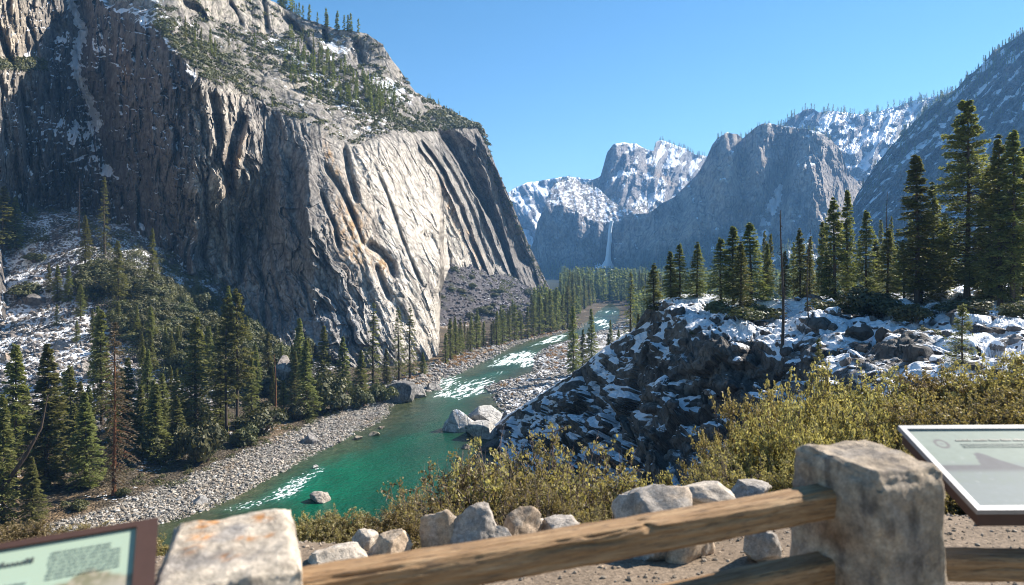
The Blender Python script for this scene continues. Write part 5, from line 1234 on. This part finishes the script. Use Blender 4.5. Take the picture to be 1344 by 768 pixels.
# ------------------------------------------------------------------ the waterfall
M_fall = NT('falling_water'); P_ = M_fall.pos()
nz_ = M_fall.noise(.05, 6, .7, M_fall.mapping(P_, (1, 1, .12)))
M_fall = M_fall.done(M_fall.bsdf(M_fall.ramp(nz_, [(.3, (.55, .6, .65)), (.7, (.85, .88, .9))]), .6, None, .3))
fp = [(803,290,4.5),(801.5,298,4.5),(800.5,306,5),(800,315,5.6),(799,325,6),(798.5,335,6.5),(798,342,8.5),(797,348,15),(792,352,26)]
Vf = []
fy = float(min(min(m2.depth(x, y), m2.depth(x - 4, y), m2.depth(x + 4, y)) for x, y, w in fp)) - 25
for x, y, w_ in fp:
    for k in range(7):
        u = k / 6 - .5; yy = fy - 6 * math.cos(u * 3.1)
        Vf.append(W(x + u * w_ + .3 * math.sin(y * 1.7 + k), y, yy))
link('waterfall', mesh_np('waterfall', np.array(Vf), gridfaces(len(fp), 7), True), M_fall)['kind'] = 'structure'
# ------------------------------------------------------------------ foreground
def W2(px, py, z):
    Y = (EYE - z) * F / (py - HOR); return ((px - 672) / F * Y, Y)
def mat_near_granite():
    t = NT('speckled_granite'); P = t.pos(); c = t.attr('col', 'Color')
    a = t.noise(150, 3, .7, P); b = t.noise(38, 6, .7, P); v = t.vor(240, P, 'F1', 'Color'); sp = t.n('ShaderNodeSeparateColor'); t.l(v, sp.inputs[0])
    f = t.math('MULTIPLY', t.math('MULTIPLY', t.math('MULTIPLY', t.rng(a, .3, .7, .84, 1.14), t.rng(b, .3, .7, .74, 1.22)), t.rng(t.noise(9, 6, .7, P), .35, .65, .68, 1.15)), t.rng(sp.outputs[0], 0, 1, .90, 1.1, False))
    cb = t.n('ShaderNodeCombineColor')
    for i in range(3): t.l(f, cb.inputs[i])
    col = t.mix(1.0, c, cb.outputs[0], 'MULTIPLY')
    n1 = t.noise(14, 8, .7, P)
    h = t.math('ADD', n1, t.math('MULTIPLY', a, .25)); b1 = t.bump(h, .9, .018)
    return t.done(t.bsdf(col, .9, b1, .2))
M_ng = mat_near_granite()
def mat_wood():
    t = NT('weathered_timber'); O = t.obj()
    P = t.mapping(O, (1.2, 14, 14)); w = t.noise(3.2, 8, .7, P, .6); w2 = t.noise(16, 4, .7, t.mapping(O, (.8, 10, 10)))
    k = t.vor(1.3, t.mapping(O, (1, 3.5, 3.5)), 'F1', 'Distance')
    col = t.ramp(w, [(.25, (.14, .08, .042)), (.48, (.34, .21, .11)), (.62, (.45, .30, .17)), (.8, (.56, .43, .28))])
    col = t.mix(t.rng(w2, .52, .66), col, (.17, .115, .075)); col = t.mix(t.rng(k, .10, .03), col, (.045, .028, .018))
    return t.done(t.bsdf(col, .8, t.bump(t.math('ADD', w, w2), .9, .006), .2))
M_wood = mat_wood()
def block(name, top, zt, zb, spread, n=34, seed=1, rough=.012, rnd=.03, colf=None, topcurve=0.0, mat=None):
    """hewn stone: a rounded box between four top corners and a wider base"""
    import bmesh
    bm = bmesh.new(); bmesh.ops.create_cube(bm, size=2); bmesh.ops.subdivide_edges(bm, edges=bm.edges[:], cuts=n, use_grid_fill=True)
    V = np.array([v.co[:] for v in bm.verts]); Fq = np.array([[v.index for v in f.verts] for f in bm.faces]); bm.free()
    u, v, w = (V[:, 0] + 1) / 2, (V[:, 1] + 1) / 2, (V[:, 2] + 1) / 2
    w = w ** .55 if zt - zb > .6 else w
    T = np.array(top); cen = T.mean(0); B = cen + (T - cen) * spread
    def q(C): return (C[0] * ((1 - u) * (1 - v))[:, None] + C[1] * (u * (1 - v))[:, None] + C[2] * (u * v)[:, None] + C[3] * ((1 - u) * v)[:, None])
    XY = q(B) * (1 - w)[:, None] + q(T) * w[:, None]
    zz = zb + (zt - zb) * w
    P = np.stack([XY[:, 0], XY[:, 1], zz], -1)
    ce = np.stack([np.full(len(u), cen[0]), np.full(len(u), cen[1]), zz], -1)
    # round the arrises
    a = np.abs(V); m = np.sort(a, 1); e = sm(.80, 1.0, m[:, 1]) * sm(.9, 1, m[:, 2])
    cen3 = np.array([cen[0], cen[1], (zt + zb) / 2]); inward = unit(ce - P) * .7; inward[:, 2] -= .7 * (V[:, 2] > .85)
    ru = 1 + .9 * fbm(P[:, 0] * 9, P[:, 1] * 9, P[:, 2] * 9, 3, seed + 2)
    P = P + inward * (e * rnd * ru)[:, None]
    N = unit(V * (a > .999)); f = fbm(P[:, 0] * 6 + seed, P[:, 1] * 6, P[:, 2] * 6, 7, seed, .62); f2 = ridged(P[:, 0] * 5, P[:, 1] * 5, P[:, 2] * 4, 3, seed + 5)
    f1, v1 = cellF1(P[:, 0] * 16, P[:, 1] * 16, P[:, 2] * 16, seed)
    P = P + N * (rough * (1.8 * f + .5 * (f2 - .5) - .5 * f1))[:, None]
    P[:, 2] += topcurve * (V[:, 2] > .95) * (1 - V[:, 0] ** 2)
    c = colf(P, V, f)
    return link(name, mesh_np(name, P, Fq, True, {'col': np.clip(c, .01, .9)}), mat or M_ng)
zt = .95
tops = [W2(184, 775, zt), W2(403, 742, zt), W2(386, 657, zt), W2(224, 684, zt)]
def colL(P, V, f):
    c = np.broadcast_to(np.array([.56, .48, .385]), P.shape).copy()
    c = mixc(c, [.30, .275, .255], sm(.0, .35, fbm(P[:, 0] * 8, P[:, 1] * 8, P[:, 2] * 8, 4, 5)) * .8)
    l = 0
    for x, y, r in [(272, 686, 16), (262, 705, 14), (250, 722, 10), (345, 680, 11), (325, 706, 10), (300, 728, 10), (352, 700, 7)]:
        X, Y = W2(x, y, .95); l = l + np.exp(-((P[:, 0] - X) ** 2 + (P[:, 1] - Y) ** 2) / (r / F * Y * 1.1) ** 2)
    l = l * (V[:, 2] > .9) * sm(-.25, .15, fbm(P[:, 0] * 40, P[:, 1] * 40, 0, 4, 8))
    c = mixc(c, [.50, .23, .075], np.clip(l * 1.5, 0, 1) * .92)
    return mixc(c, [.06, .055, .05], sm(.15, .4, fbm(P[:, 0] * 20, P[:, 1] * 20, P[:, 2] * 12, 4, 9)) * .6 * (V[:, 2] < .98))
o = block('stone_post', tops, zt, -.15, 1.06, 44, 3, .010, .024, colL); set_props(o, 'near pale stone post with orange lichen on its top, beside the green sign', 'stone post', 'rough stone fence posts')
zt = .98
tops = [W2(1156, 624, zt), W2(1246, 613, zt), W2(1136, 572, zt), W2(1034, 581, zt)]
def colR(P, V, f):
    c = np.broadcast_to(np.array([.42, .34, .255]), P.shape).copy()
    c = mixc(c, [.25, .22, .19], sm(-.1, .35, fbm(P[:, 0] * 7, P[:, 1] * 7, P[:, 2] * 5, 4, 15)) * .8)
    c = mixc(c, [.10, .09, .085], sm(.12, .4, fbm(P[:, 0] * 16, P[:, 1] * 16, P[:, 2] * 7, 4, 19)) * .65)
    return mixc(c, [.34, .17, .07], np.exp(-((P[:, 0] - 1.1) ** 2 + (P[:, 2] - .72) ** 2) / .0016) * .5)
o = block('stone_post', tops, zt, -.15, 1.09, 44, 7, .011, .028, colR); set_props(o, 'big grey-brown stone post that both timber rails run into', 'stone post', 'rough stone fence posts')
def rail(A, B, h, d, lab, seed):
    A, B = Vector(A), Vector(B); L = (B - A).length
    nx, ns = 420, 24
    xs = np.linspace(0, L, nx)
    prof = []
    for sx, sy, k in ((-1, -1, 0), (1, -1, 1), (1, 1, 2), (-1, 1, 3)):
        nxt = [(1, -1), (1, 1), (-1, 1), (-1, -1)][k]
        for t in np.linspace(0, 1, ns, endpoint=False): prof.append((sx + (nxt[0] - sx) * t, sy + (nxt[1] - sy) * t))
    prof = np.array(prof); r = np.abs(prof).min(1); prof = prof * (1 - .10 * sm(.65, 1, r))[:, None]
    X = np.broadcast_to(xs[:, None], (nx, len(prof))); Y = np.broadcast_to(prof[:, 0] * d / 2, X.shape).copy(); Z = np.broadcast_to(prof[:, 1] * h / 2, X.shape).copy()
    ds = .006 * fbm(X * 3, Y * 30 + seed, Z * 30, 5, seed, .6) + .0045 * (ridged(X * 1.2, Y * 60, Z * 60, 3, seed + 3) - .5)
    e = sm(.82, 1, np.broadcast_to(r, X.shape)) * sm(.1, .4, fbm(X * 4, .5 * np.sign(Y), .5 * np.sign(Z), 4, seed + 8)); 
    Y += np.sign(Y) * (ds - .012 * e); Z += np.sign(Z) * (ds - .012 * e) + .008 * np.sin(X * 1.7 + seed)
    for x0, x1, zc, sl, w_, dp in ((.75, 1.16, .022, -.03, .0035, .014), (1.0, 1.3, .030, -.01, .003, .010), (.2, .5, .0, .02, .003, .008), (1.35, 1.7, .01, .01, .003, .008)):
        cr_ = np.exp(-((Z - zc - sl * (X - x0) - .004 * np.sin(X * 23)) / w_) ** 2) * sm(x0, x0 + .06, X) * sm(x1, x1 - .08, X) * (Y < -d * .4)
        Y += cr_ * dp
    kn_ = np.exp(-((X - 1.17) ** 2 + (Z - .036) ** 2) / .00025) * (Y < 0); Y += kn_ * .012
    V = np.stack([X, Y, Z], -1).reshape(-1, 3); m = len(prof)
    i = np.arange(nx - 1)[:, None] * m + np.arange(m)[None]; j = np.arange(nx - 1)[:, None] * m + (np.arange(m)[None] + 1) % m
    Fq = np.stack([i, j, j + m, i + m], -1).reshape(-1, 4)
    o = link('fence_rail', mesh_np('fence_rail', V, Fq, True), M_wood); o.location = A
    o.rotation_euler = (B - A).to_track_quat('X', 'Z').to_euler(); set_props(o, lab, 'fence rail', 'weathered timber fence rails'); return o
from mathutils import Vector
rail((-.70, 1.735, .788), (1.14, 2.39, .824), .096, .10, 'long upper timber rail with cracks and a knot, crossing from post to post', 3)
rail((-.70, 1.735, .535), (1.14, 2.39, .582), .096, .10, 'lower timber rail in shade running into the left side of the big post', 5)
rail((1.38, 2.45, .565), (4.3, 2.50, .565), .088, .10, 'short-looking horizontal timber rail right of the big post, under the metal sign', 9)

# signs
def mat_plain(name, col, rough, metal=0.0, spec=.4):
    t = NT(name); n = t.noise(30, 5, .6, t.obj()); c = t.mix(t.rng(n, .35, .7, 0, .35), col, tuple(x * .7 for x in col))
    return t.done(t.bsdf(c, rough, t.bump(n, .15, .002), spec, metal))
M_brown = mat_plain('brown_powder_coat', (.070, .036, .028), .55)
M_alu = mat_plain('brushed_aluminium', (.30, .31, .33), .5, .3)
def mat_panel():
    t = NT('printed_panel'); return t.done(t.bsdf(t.attr('col', 'Color'), .65, None, .12))
M_panel = mat_panel()
M_ink = mat_plain('dark_ink', (.07, .08, .075), .5)
M_ink2 = mat_plain('faded_ink', (.22, .27, .24), .5)
def barmesh(name, O, U, V, N, rects, z0=.0015, th=.001, mat=None, parent=None):
    """raised flat strokes on a panel: rect = (u0, u1, v0, v1)"""
    vs, fs = [], []
    for (u0, u1, v0, v1) in rects:
        b = len(vs)
        for zz in (z0, z0 + th):
            for (u, v) in ((u0, v0), (u1, v0), (u1, v1), (u0, v1)): vs.append(O + U * u + V * v + N * zz)
        fs += [(b+4,b+5,b+6,b+7),(b,b+1,b+5,b+4),(b+1,b+2,b+6,b+5),(b+2,b+3,b+7,b+6),(b+3,b,b+4,b+7),(b+3,b+2,b+1,b)]
    return link(name, mesh_np(name, np.array(vs), np.array(fs)), mat, parent)
def sign(lab, O, U, V, w, h, colf, frame_mat, fw, ft, skirt, lines, title, legs, fr=None):
    fr = fr or fw
    O, U, V = np.array(O, float), np.array(U, float), np.array(V, float); U /= np.linalg.norm(U); V /= np.linalg.norm(V)
    N = np.cross(U, V); N = N if N[2] > 0 else -N; N /= np.linalg.norm(N)
    root = empty('wayside_sign', tuple(O + U * w / 2 + V * h / 2)[:2] + (0,)); set_props(root, lab, 'sign', 'slanted information signs')
    inv = -np.array(root.location)
    nu, nv = 150, 110; uu = np.linspace(0, w, nu)[None]; vv = np.linspace(0, h, nv)[:, None]
    uu, vv = np.broadcast_arrays(uu, vv)
    P = O + uu[..., None] * U + vv[..., None] * V + inv
    c = colf(uu, vv)
    # a panel with thickness
    Pb = P - N * .008; n = nu * nv
    Vv = np.concatenate([P.reshape(-1, 3), Pb[[0, 0, -1, -1], [0, -1, -1, 0]]]); fq = gridfaces(nv, nu)
    cor = [0, nu - 1, n - 1, n - nu]; sf = [(cor[k], cor[(k + 1) % 4], n + (k + 1) % 4, n + k) for k in range(4)] + [(n, n + 1, n + 2, n + 3)]
    link('panel', mesh_np('panel', Vv, np.vstack([fq, np.array(sf)]), False, {'col': np.concatenate([c.reshape(-1, 3), np.full((4, 3), .2)])}), M_panel, root)
    Oi = O + inv
    # frame: four bars round the edge, mitred by butting
    barmesh('frame', Oi, U, V, N, [(-fr, w + fw, -fw, 0.002), (-fr, w + fw, h - .002, h + fw), (-fr, 0.002, .002, h - .002), (w - .002, w + fw, .002, h - .002)], -.012, .012 + ft, frame_mat, root)
    # body below the frame
    vs = []
    down = np.array([0, 0, -skirt])
    ins = fw * .35
    ring = [Oi + U * (-ins) + V * (-ins), Oi + U * (w + ins) + V * (-ins), Oi + U * (w + ins) + V * (h + ins), Oi + U * (-ins) + V * (h + ins)]
    vs = [r - N * .0125 for r in ring] + [r - N * .0125 + down for r in ring]
    fs = [(0,1,5,4),(1,2,6,5),(2,3,7,6),(3,0,4,7),(4,5,6,7),(3,2,1,0)]
    link('tray', mesh_np('tray', np.array(vs), np.array(fs)), M_brown, root)
    for (u, v) in legs:
        p = O + U * u + V * v + inv; T = [p + np.array([dx, dy, 0]) for dx, dy in ((-.035, -.035), (.035, -.035), (.035, .035), (-.035, .035))]
        vs = [t_ - np.array([0, 0, skirt + .02]) for t_ in T] + [np.array([t_[0], t_[1], -.1]) for t_ in T]
        link('leg', mesh_np('leg', np.array(vs), np.array([(0,1,5,4),(1,2,6,5),(2,3,7,6),(3,0,4,7),(4,5,6,7),(3,2,1,0)])), M_brown, root)
    barmesh('lettering', Oi, U, V, N, title, mat=M_ink, parent=root)
    barmesh('body_text', Oi, U, V, N, lines, mat=M_ink2, parent=root)
    return root
gt = random.Random(12)
def words(u0, u1, v, h, n=None, cw=.6):
    """illegible lines of print: one stroke per letter"""
    out = []; u = u0
    while u < u1:
        for _ in range(gt.randint(3, 8)):
            if u > u1: break
            hh = h * gt.choice([.62, .62, .62, 1, 1]); out.append((u, u + h * cw * .62, v + h - hh, v + h)); u += h * cw
        u += h * cw * .9
    return out
def colSignL(u, v):
    c = np.broadcast_to(np.array([.36, .45, .35]), u.shape + (3,)).copy()
    hill = .115 - .03 * blob(u, v * 0, .085, 0, .045, 1) + .01 * fbm(u * 40, 0 * v, 0, 4, 3)
    m = sm(-.004, .004, v - hill) * sm(.185, .165, u)
    pic = mixc(np.broadcast_to(np.array([.20, .19, .12]), c.shape).copy(), [.36, .32, .24], sm(-.1, .3, fbm(u * 60, v * 60, 0, 5, 4)))
    c = mixc(c, pic, m); c = mixc(c, [.40, .36, .30], blob(u, v, .04, .15, .05, .03) * m)
    m2 = sm(.0, .01, v - .075) * sm(.19, .20, u); c = mixc(c, [.38, .49, .40], m2 * .6)
    return mixc(c, [.12, .16, .12], sm(0, .003, .23 - u * 0 - v * 0 - 1) * 0)
lines = []
for k in range(8):
    lines += words(.03 if k > 1 else .05, .165, .027 + k * .0085, .0042)
for k in range(12): lines += words(.20, .46, .085 + k * .012, .005)
title = words(.195, .37, .032, .012, cw=.72)
sign('green information sign in a brown frame, lower left beside the lichened post', (-.877, 1.6, 1.03), (-.87, -.49, 0), (.324, -.719, -.611), .90, .60, colSignL, M_brown, .013, .008, .04, lines, title, [(.12, .3), (.78, .3)], fr=.042)
def colSignR(u, v):
    c = np.broadcast_to(np.array([.33, .39, .34]), u.shape + (3,)).copy()
    n = fbm(u * 30, v * 45, 0, 6, 6, .6)
    c = mixc(c, [.30, .36, .31], sm(.10, .13, v) * .5)
    c = mixc(c, [.24, .27, .29], sm(.19, .26, v + .03 * n) * (.55 + .5 * n))
    c = mixc(c, [.40, .43, .41], sm(.25, .5, n) * sm(.17, .2, v) * .8)
    c = mixc(c, [.30, .34, .35], sm(.33, .36, v) * .5)
    # the picture of a peak
    e = np.interp(u, [.165, .185, .20, .225, .26, .31, .36], [.23, .16, .152, .165, .20, .235, .27])
    c = mixc(c, [.17, .175, .19], sm(-.002, .006, v - e) * sm(.285, .25, v) * sm(.36, .33, u))
    # oval emblem: a dark ring round a paler field
    r = np.hypot((u - .095) / .030, (v - .097) / .032)
    c = mixc(c, [.19, .18, .19], sm(.55, .68, r) * sm(1.02, .92, r)); c = mixc(c, [.25, .26, .26], sm(.34, .24, r) * .8)
    return c * (.8 + .12 * n)[..., None]
lines = []
for k in range(3): lines += words(.17, .80, .098 + k * .010, .0045)
title = words(.165, .62, .068, .012, cw=.7)
sign('metal-framed information sign behind the big stone post, cut by the right edge', (1.647, 2.86, .95), (1, .02, 0), (.01, -.44, -.17), .95, .47, colSignR, M_alu, .020, .008, .05, lines, title, [(.45, .24)])

# rocks along the edge
gE = 'loose boulders along the edge of the viewpoint'
def nb(px, top, w, hpx, Y, seed, lab, col, tint=None, cuts=7, depth=.9, rz=0., rough=.13):
    x = (px - 672) / F * Y; zt_ = EYE + (HOR - top) / F * Y; sx = w / 2 / F * Y; hz_ = hpx / F * Y / 2
    boulder('boulder', (x, Y + sx * depth * .4, zt_ - hz_ * 1.0), (sx * 1.2, sx * depth * 1.2, hz_ * 1.18), seed, col, lab, gE, M_ng, cuts, 0, rz, rough, tint=tint)
TAN, GR, WH = (.50, .39, .285), (.40, .355, .31), (.56, .485, .40)
nb(574, 664, 58, 95, 4.05, 101, 'tall pointed tan boulder in the row behind the rail', TAN, GR, depth=.8)
nb(628, 672, 82, 80, 4.0, 102, 'round grey boulder right of the tall pointed one', GR, WH)
nb(655, 690, 34, 40, 3.95, 113, 'small grey stone tucked against the round grey boulder', GR, None)
nb(680, 668, 58, 60, 4.15, 103, 'tan rounded boulder with an orange tinge right of the grey one', (.44, .34, .25), WH)
nb(740, 677, 60, 40, 4.2, 104, 'flat grey boulder just above the middle of the rail', GR, None)
nb(710, 680, 26, 20, 4.5, 114, 'small pale stone between the tan boulder and the flat grey one', WH, None)
nb(512, 694, 62, 60, 3.9, 105, 'tan block with a sharp ridge left of the tall pointed boulder', TAN, WH, 9)
nb(447, 712, 100, 70, 3.75, 106, 'large low pale boulder next to the near stone post', WH, TAN)
nb(478, 703, 46, 44, 4.1, 115, 'pale stone wedged behind the large low boulder', WH, None)
nb(868, 634, 108, 130, 3.95, 107, 'largest boulder, grey and flat-faced, half hidden behind the rail', GR, TAN, 6, 1.0, .3)
nb(935, 633, 86, 50, 4.5, 108, 'pale boulder right behind the largest one', WH, GR)
nb(905, 672, 66, 90, 3.85, 116, 'tan rough boulder under the rail at the right of the largest one', TAN, GR, 9)
nb(1002, 686, 48, 70, 3.75, 109, 'light grey boulder with a dark base left of the big stone post', GR, WH, 9)
nb(990, 633, 56, 26, 4.9, 110, 'small grey boulder in front of the dark shrub left of the big post', GR, None)
nb(805, 690, 40, 30, 4.1, 117, 'low grey stone left of the largest boulder', GR, None)

# gravel on the pad
g = np.random.default_rng(71); n = 5200
Yg = 2.2 + 2.8 * g.random(n); Xg = -2.5 + 6.5 * g.random(n); zg = groundz(Xg, Yg)
V, Fq, C_, S_ = stones(np.stack([Xg, Yg, zg], -1), .004 + .012 * g.random(n) ** 3, g, 1, .7, (.33, .27, .21), .4)
gr_ = link('gravel', mesh_np('gravel', V, Fq, False, {'col': C_}), M_ng); gr_['kind'] = 'stuff'

# manzanita-like shrubs
M_leaf = mat_foliage('shrub_leaves_yellow_green', (.11, .09, .045), (.30, .25, .115), (.56, .48, .26), trans=.38)
M_leafg = mat_foliage('shrub_leaves_green', (.14, .12, .06), (.32, .27, .13), (.52, .45, .24), trans=.38)
M_twig = mat_bark('grey_twigs', (.09, .065, .055), (.27, .22, .20), 8)
def near_shrub(seed, leafmat, ns=70, sub=9, nl=17, leaf=.03, twiggy=.0, ):
    g = np.random.default_rng(seed)
    az = g.random(ns) * 6.283; el = np.arccos(g.random(ns) * .98)      # from the zenith
    R = (.80 + .20 * g.random(ns)) * (1 + .08 * np.sin(az * 3 + seed) + .05 * np.sin(az * 7 + el * 6))
    T = np.stack([np.cos(az) * np.sin(el) * R, np.sin(az) * np.sin(el) * R, np.cos(el) * R * .98 + .02], -1)
    A = g.normal(0, .06, (ns, 3)) * [1, 1, 0] - [0, 0, .15]
    M = A * .45 + T * .55 + g.normal(0, .06, (ns, 3)) - np.array([0, 0, .05])
    B1 = branches3(A, M, T, np.full(ns, .011))
    t = .35 + .65 * g.random((ns, sub)); S0 = M[:, None] * (2 * (1 - t))[..., None].clip(0, 1) + T[:, None] * (2 * t - 1).clip(0, 1)[..., None]
    S0 = np.where((t < .5)[..., None], A[:, None] + (M - A)[:, None] * (2 * t)[..., None], M[:, None] + (T - M)[:, None] * (2 * t - 1)[..., None])
    dv = unit(unit(T)[:, None] * .45 + g.normal(0, .8, (ns, sub, 3))); ln = .07 + .13 * g.random((ns, sub))
    S1 = S0 + dv * ln[..., None]; S0, S1, dv, ln = [a.reshape(-1, *a.shape[2:]) for a in (S0, S1, dv, ln)]
    B2 = branches3(S0, (S0 + S1) / 2 + g.normal(0, .01, S0.shape), S1, np.full(len(S0), .0042))
    tv, tq = joinVF([B1, B2])
    keepT = g.random(len(S0)) > twiggy; S0, S1, dv, ln = S0[keepT], S1[keepT], dv[keepT], ln[keepT]
    m = len(S0); s = .25 + .8 * g.random((m, nl)); C = S0[:, None] + (S1 - S0)[:, None] * s[..., None] + g.normal(0, .014, (m, nl, 3))
    D = unit(dv[:, None] * .7 + g.normal(0, .8, (m, nl, 3)) + np.array([0, 0, .1])); Wd = unit(np.cross(D, g.normal(0, 1, (m, nl, 3))))
    l = leaf * (.6 + .7 * g.random((m, nl))); hh = np.linalg.norm(C, axis=-1)
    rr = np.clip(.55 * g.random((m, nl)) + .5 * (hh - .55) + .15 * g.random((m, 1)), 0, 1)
    V, Q, R_ = leafquads(C.reshape(-1, 3), D.reshape(-1, 3), Wd.reshape(-1, 3), l.ravel(), rr, (l * .62).ravel())
    cm = mesh_np('near_shrub_leaves', V, Q, False, {'rnd': R_}); cm.materials.append(leafmat)
    tm = mesh_np('near_shrub_stems', tv, tq, True); tm.materials.append(M_twig); return cm, tm
KN = [near_shrub(401 + i, M_leaf, 260, 14, 22, .032) for i in range(3)]
KT_ = [near_shrub(411 + i, M_leafg, 240, 13, 16, .030, .38) for i in range(2)]
gQ = 'yellow-green shrubs on the slope below the viewpoint'
def ns(kit_, px, top, Y, w, lab, k, low=0.0, lift=.05):
    x = (px - 672) / F * Y; zt_ = EYE + (HOR - top - (12 if kit_ in KN else 0)) / F * Y; zg = float(groundz(np.array([x]), np.array([Y]))[0]); r = w / 2 / F * Y
    h = max(zt_ - zg, .35) if not low else low
    o = empty('shrub', (x, Y, zt_ - h), k * 2.1); s_ = max(r, (.55 if kit_ in KN else .8) * h); o.scale = (s_, s_ * .9, h); set_props(o, lab, 'shrub', gQ)
    link('foliage', kit_[0], None, o); link('stem', kit_[1], None, o)
    # leaves keep their size when the shrub is tall
for i, a in enumerate([
 (KN, 1000,508,8.0,170,'rounded shrub whose left side faces the dark knoll cliff'),
 (KN,1065,482,8.8,210,'yellow-green shrub left of the young conifer, second from the left of the long bank'),
 (KN,1150,478,9.3,220,'yellow-green shrub at the middle of the long bank behind the big stone post'),
 (KN,1235,474,9.6,230,'yellow-green shrub directly below the thin young conifer'),
 (KN,1322,460,9.2,230,'tallest yellow-green shrub at the right edge'),
 (KN,1415,452,9.0,230,'shrub cut by the right edge above the metal sign'),
 (KN, 955,560,6.9,150,'shrub spreading above the largest grey boulder'),
 (KN,1030,528,6.6,200,'darker shrub right behind the left shoulder of the big stone post'),
 (KN,1125,515,7.0,210,'shrub directly above the big stone post'),
 (KN,1215,510,7.1,210,'shrub above the left corner of the metal sign'),
 (KN,1310,505,7.0,220,'shrub directly behind the metal sign'),
 (KN,1400,505,6.8,200,'shrub behind the right end of the metal sign'),
 (KT_, 965,590,5.7,130,'low twiggy shrub with pinkish dry leaves left of the big post'),
 (KN,1075,585,5.6,150,'shaded shrub touching the back of the big stone post'),
 (KN,1180,575,5.7,150,'low shrub between the big post and the metal sign'),
 (KN,1275,560,5.9,170,'low shrub at the upper edge of the metal sign'),
 (KN,1360,555,5.9,170,'low shrub behind the cut-off part of the metal sign'),
 (KT_, 602,596,6.6,140,'green leafy shrub over the pool, above the tall pointed boulder'),
 (KT_, 668,582,7.0,170,'twiggy shrub above the round grey boulder'),
 (KT_, 742,562,7.3,160,'tallest twiggy shrub in the middle, below the dark knoll cliff'),
 (KT_, 700,630,6.0,170,'low tangled shrub of grey twigs just behind the boulders'),
 (KT_, 778,612,6.6,120,'twiggy shrub left of the dark gap below the knoll'),
 (KN, 866,618,7.0,90,'small bright shrub above the left end of the largest boulder'),
 (KT_, 800,655,5.6,110,'low twigs between the flat grey boulder and the largest one'),
 (KT_, 550,645,5.6,120,'dark green shrub left of the tall pointed boulder'),
 (KN, 500,665,5.3,150,'low yellow-green shrub behind the sharp-ridged tan block'),
 (KN, 440,662,5.2,150,'low yellow-green shrub above the large low pale boulder'),
 (KN, 385,668,5.3,130,'low shrub behind the near stone post'),
 (KN,  25,678,5.2,170,'low leafy shrub above the green sign at the left edge'),
 (KN, 105,682,5.0,170,'low leafy shrub above the middle of the green sign'),
 (KN, 172,690,5.0,120,'low leafy shrub above the brown corner of the green sign'),
 (KN, -40,680,6.6,150,'low leafy shrub cut by the left edge'),
]):
    kk = a[0][i % len(a[0])]; ns(kk, *a[1:], i)
HAZE, SKY, SUNE, EXPO = 0.00010, 0.067, 5.0, 1.24
# ------------------------------------------------------------------ air
SUN_AZ, SUN_EL = radians(62), radians(37)
haze_t = NT('valley_air')
pv = haze_t.n('ShaderNodeVolumePrincipled')
pv.inputs['Color'].default_value = (0.22, 0.52, 1.0, 1); pv.inputs['Density'].default_value = HAZE; pv.inputs['Anisotropy'].default_value = 0.15
haze_t.l(pv.outputs[0], haze_t.out.inputs['Volume'])
hx0, hx1, hy0, hy1, hz0, hz1 = -15000.0, 16000.0, -30.0, 8200.0, RIV - 80.0, 1000.0
hv = np.array([(x, y, z) for x in (hx0, hx1) for y in (hy0, hy1) for z in (hz0, hz1)])
hf = np.array([(0,1,3,2),(4,6,7,5),(0,4,5,1),(2,3,7,6),(0,2,6,4),(1,5,7,3)])
hz = link('haze', mesh_np('haze', hv, hf), haze_t.m); hz['kind'] = 'stuff'

# ------------------------------------------------------------------ sky, sun, camera
w = bpy.data.worlds.new('World'); scene.world = w; w.use_nodes = True
nt = w.node_tree; bg = nt.nodes['Background']
sky = nt.nodes.new('ShaderNodeTexSky'); sky.sky_type = 'NISHITA'; sky.sun_disc = False
sky.sun_elevation = SUN_EL; sky.sun_rotation = SUN_AZ; sky.altitude = 1300; sky.air_density = 1.0; sky.dust_density = 0.1; sky.ozone_density = 1.2
hs = nt.nodes.new('ShaderNodeHueSaturation'); hs.inputs['Saturation'].default_value = 1.25; hs.inputs['Hue'].default_value = 0.492
nt.links.new(sky.outputs[0], hs.inputs['Color']); nt.links.new(hs.outputs[0], bg.inputs[0]); bg.inputs[1].default_value = SKY
sd = bpy.data.lights.new('sun', 'SUN'); sd.energy = SUNE; sd.angle = radians(0.53); sd.color = (1.0, 0.92, 0.81)
so = bpy.data.objects.new('sun', sd); COL.objects.link(so)
from mathutils import Vector
d = Vector((math.sin(SUN_AZ) * math.cos(SUN_EL), math.cos(SUN_AZ) * math.cos(SUN_EL), math.sin(SUN_EL)))
so.rotation_euler = d.to_track_quat('Z', 'Y').to_euler()
cd = bpy.data.cameras.new('camera'); cam = bpy.data.objects.new('camera', cd); COL.objects.link(cam)
cam.location = (0, 0, EYE); cam.rotation_euler = (radians(90), 0, 0)
cd.lens = 24; cd.sensor_width = 36; cd.shift_y = (HOR - 384) / 1344.0
cd.clip_start = 0.05; cd.clip_end = 20000
cd.dof.use_dof = True; cd.dof.focus_distance = 90; cd.dof.aperture_fstop = 2.8
scene.camera = cam
vs = scene.view_settings; vs.view_transform = 'Standard'; vs.look = 'None'; vs.exposure = EXPO; vs.gamma = 1; vs.use_curve_mapping = False
scene.cycles.use_denoising = True; scene.cycles.filter_width = 0.95
scene.cycles.max_bounces = 6; scene.cycles.volume_bounces = 1; scene.cycles.transparent_max_bounces = 6
scene.cycles.use_adaptive_sampling = True
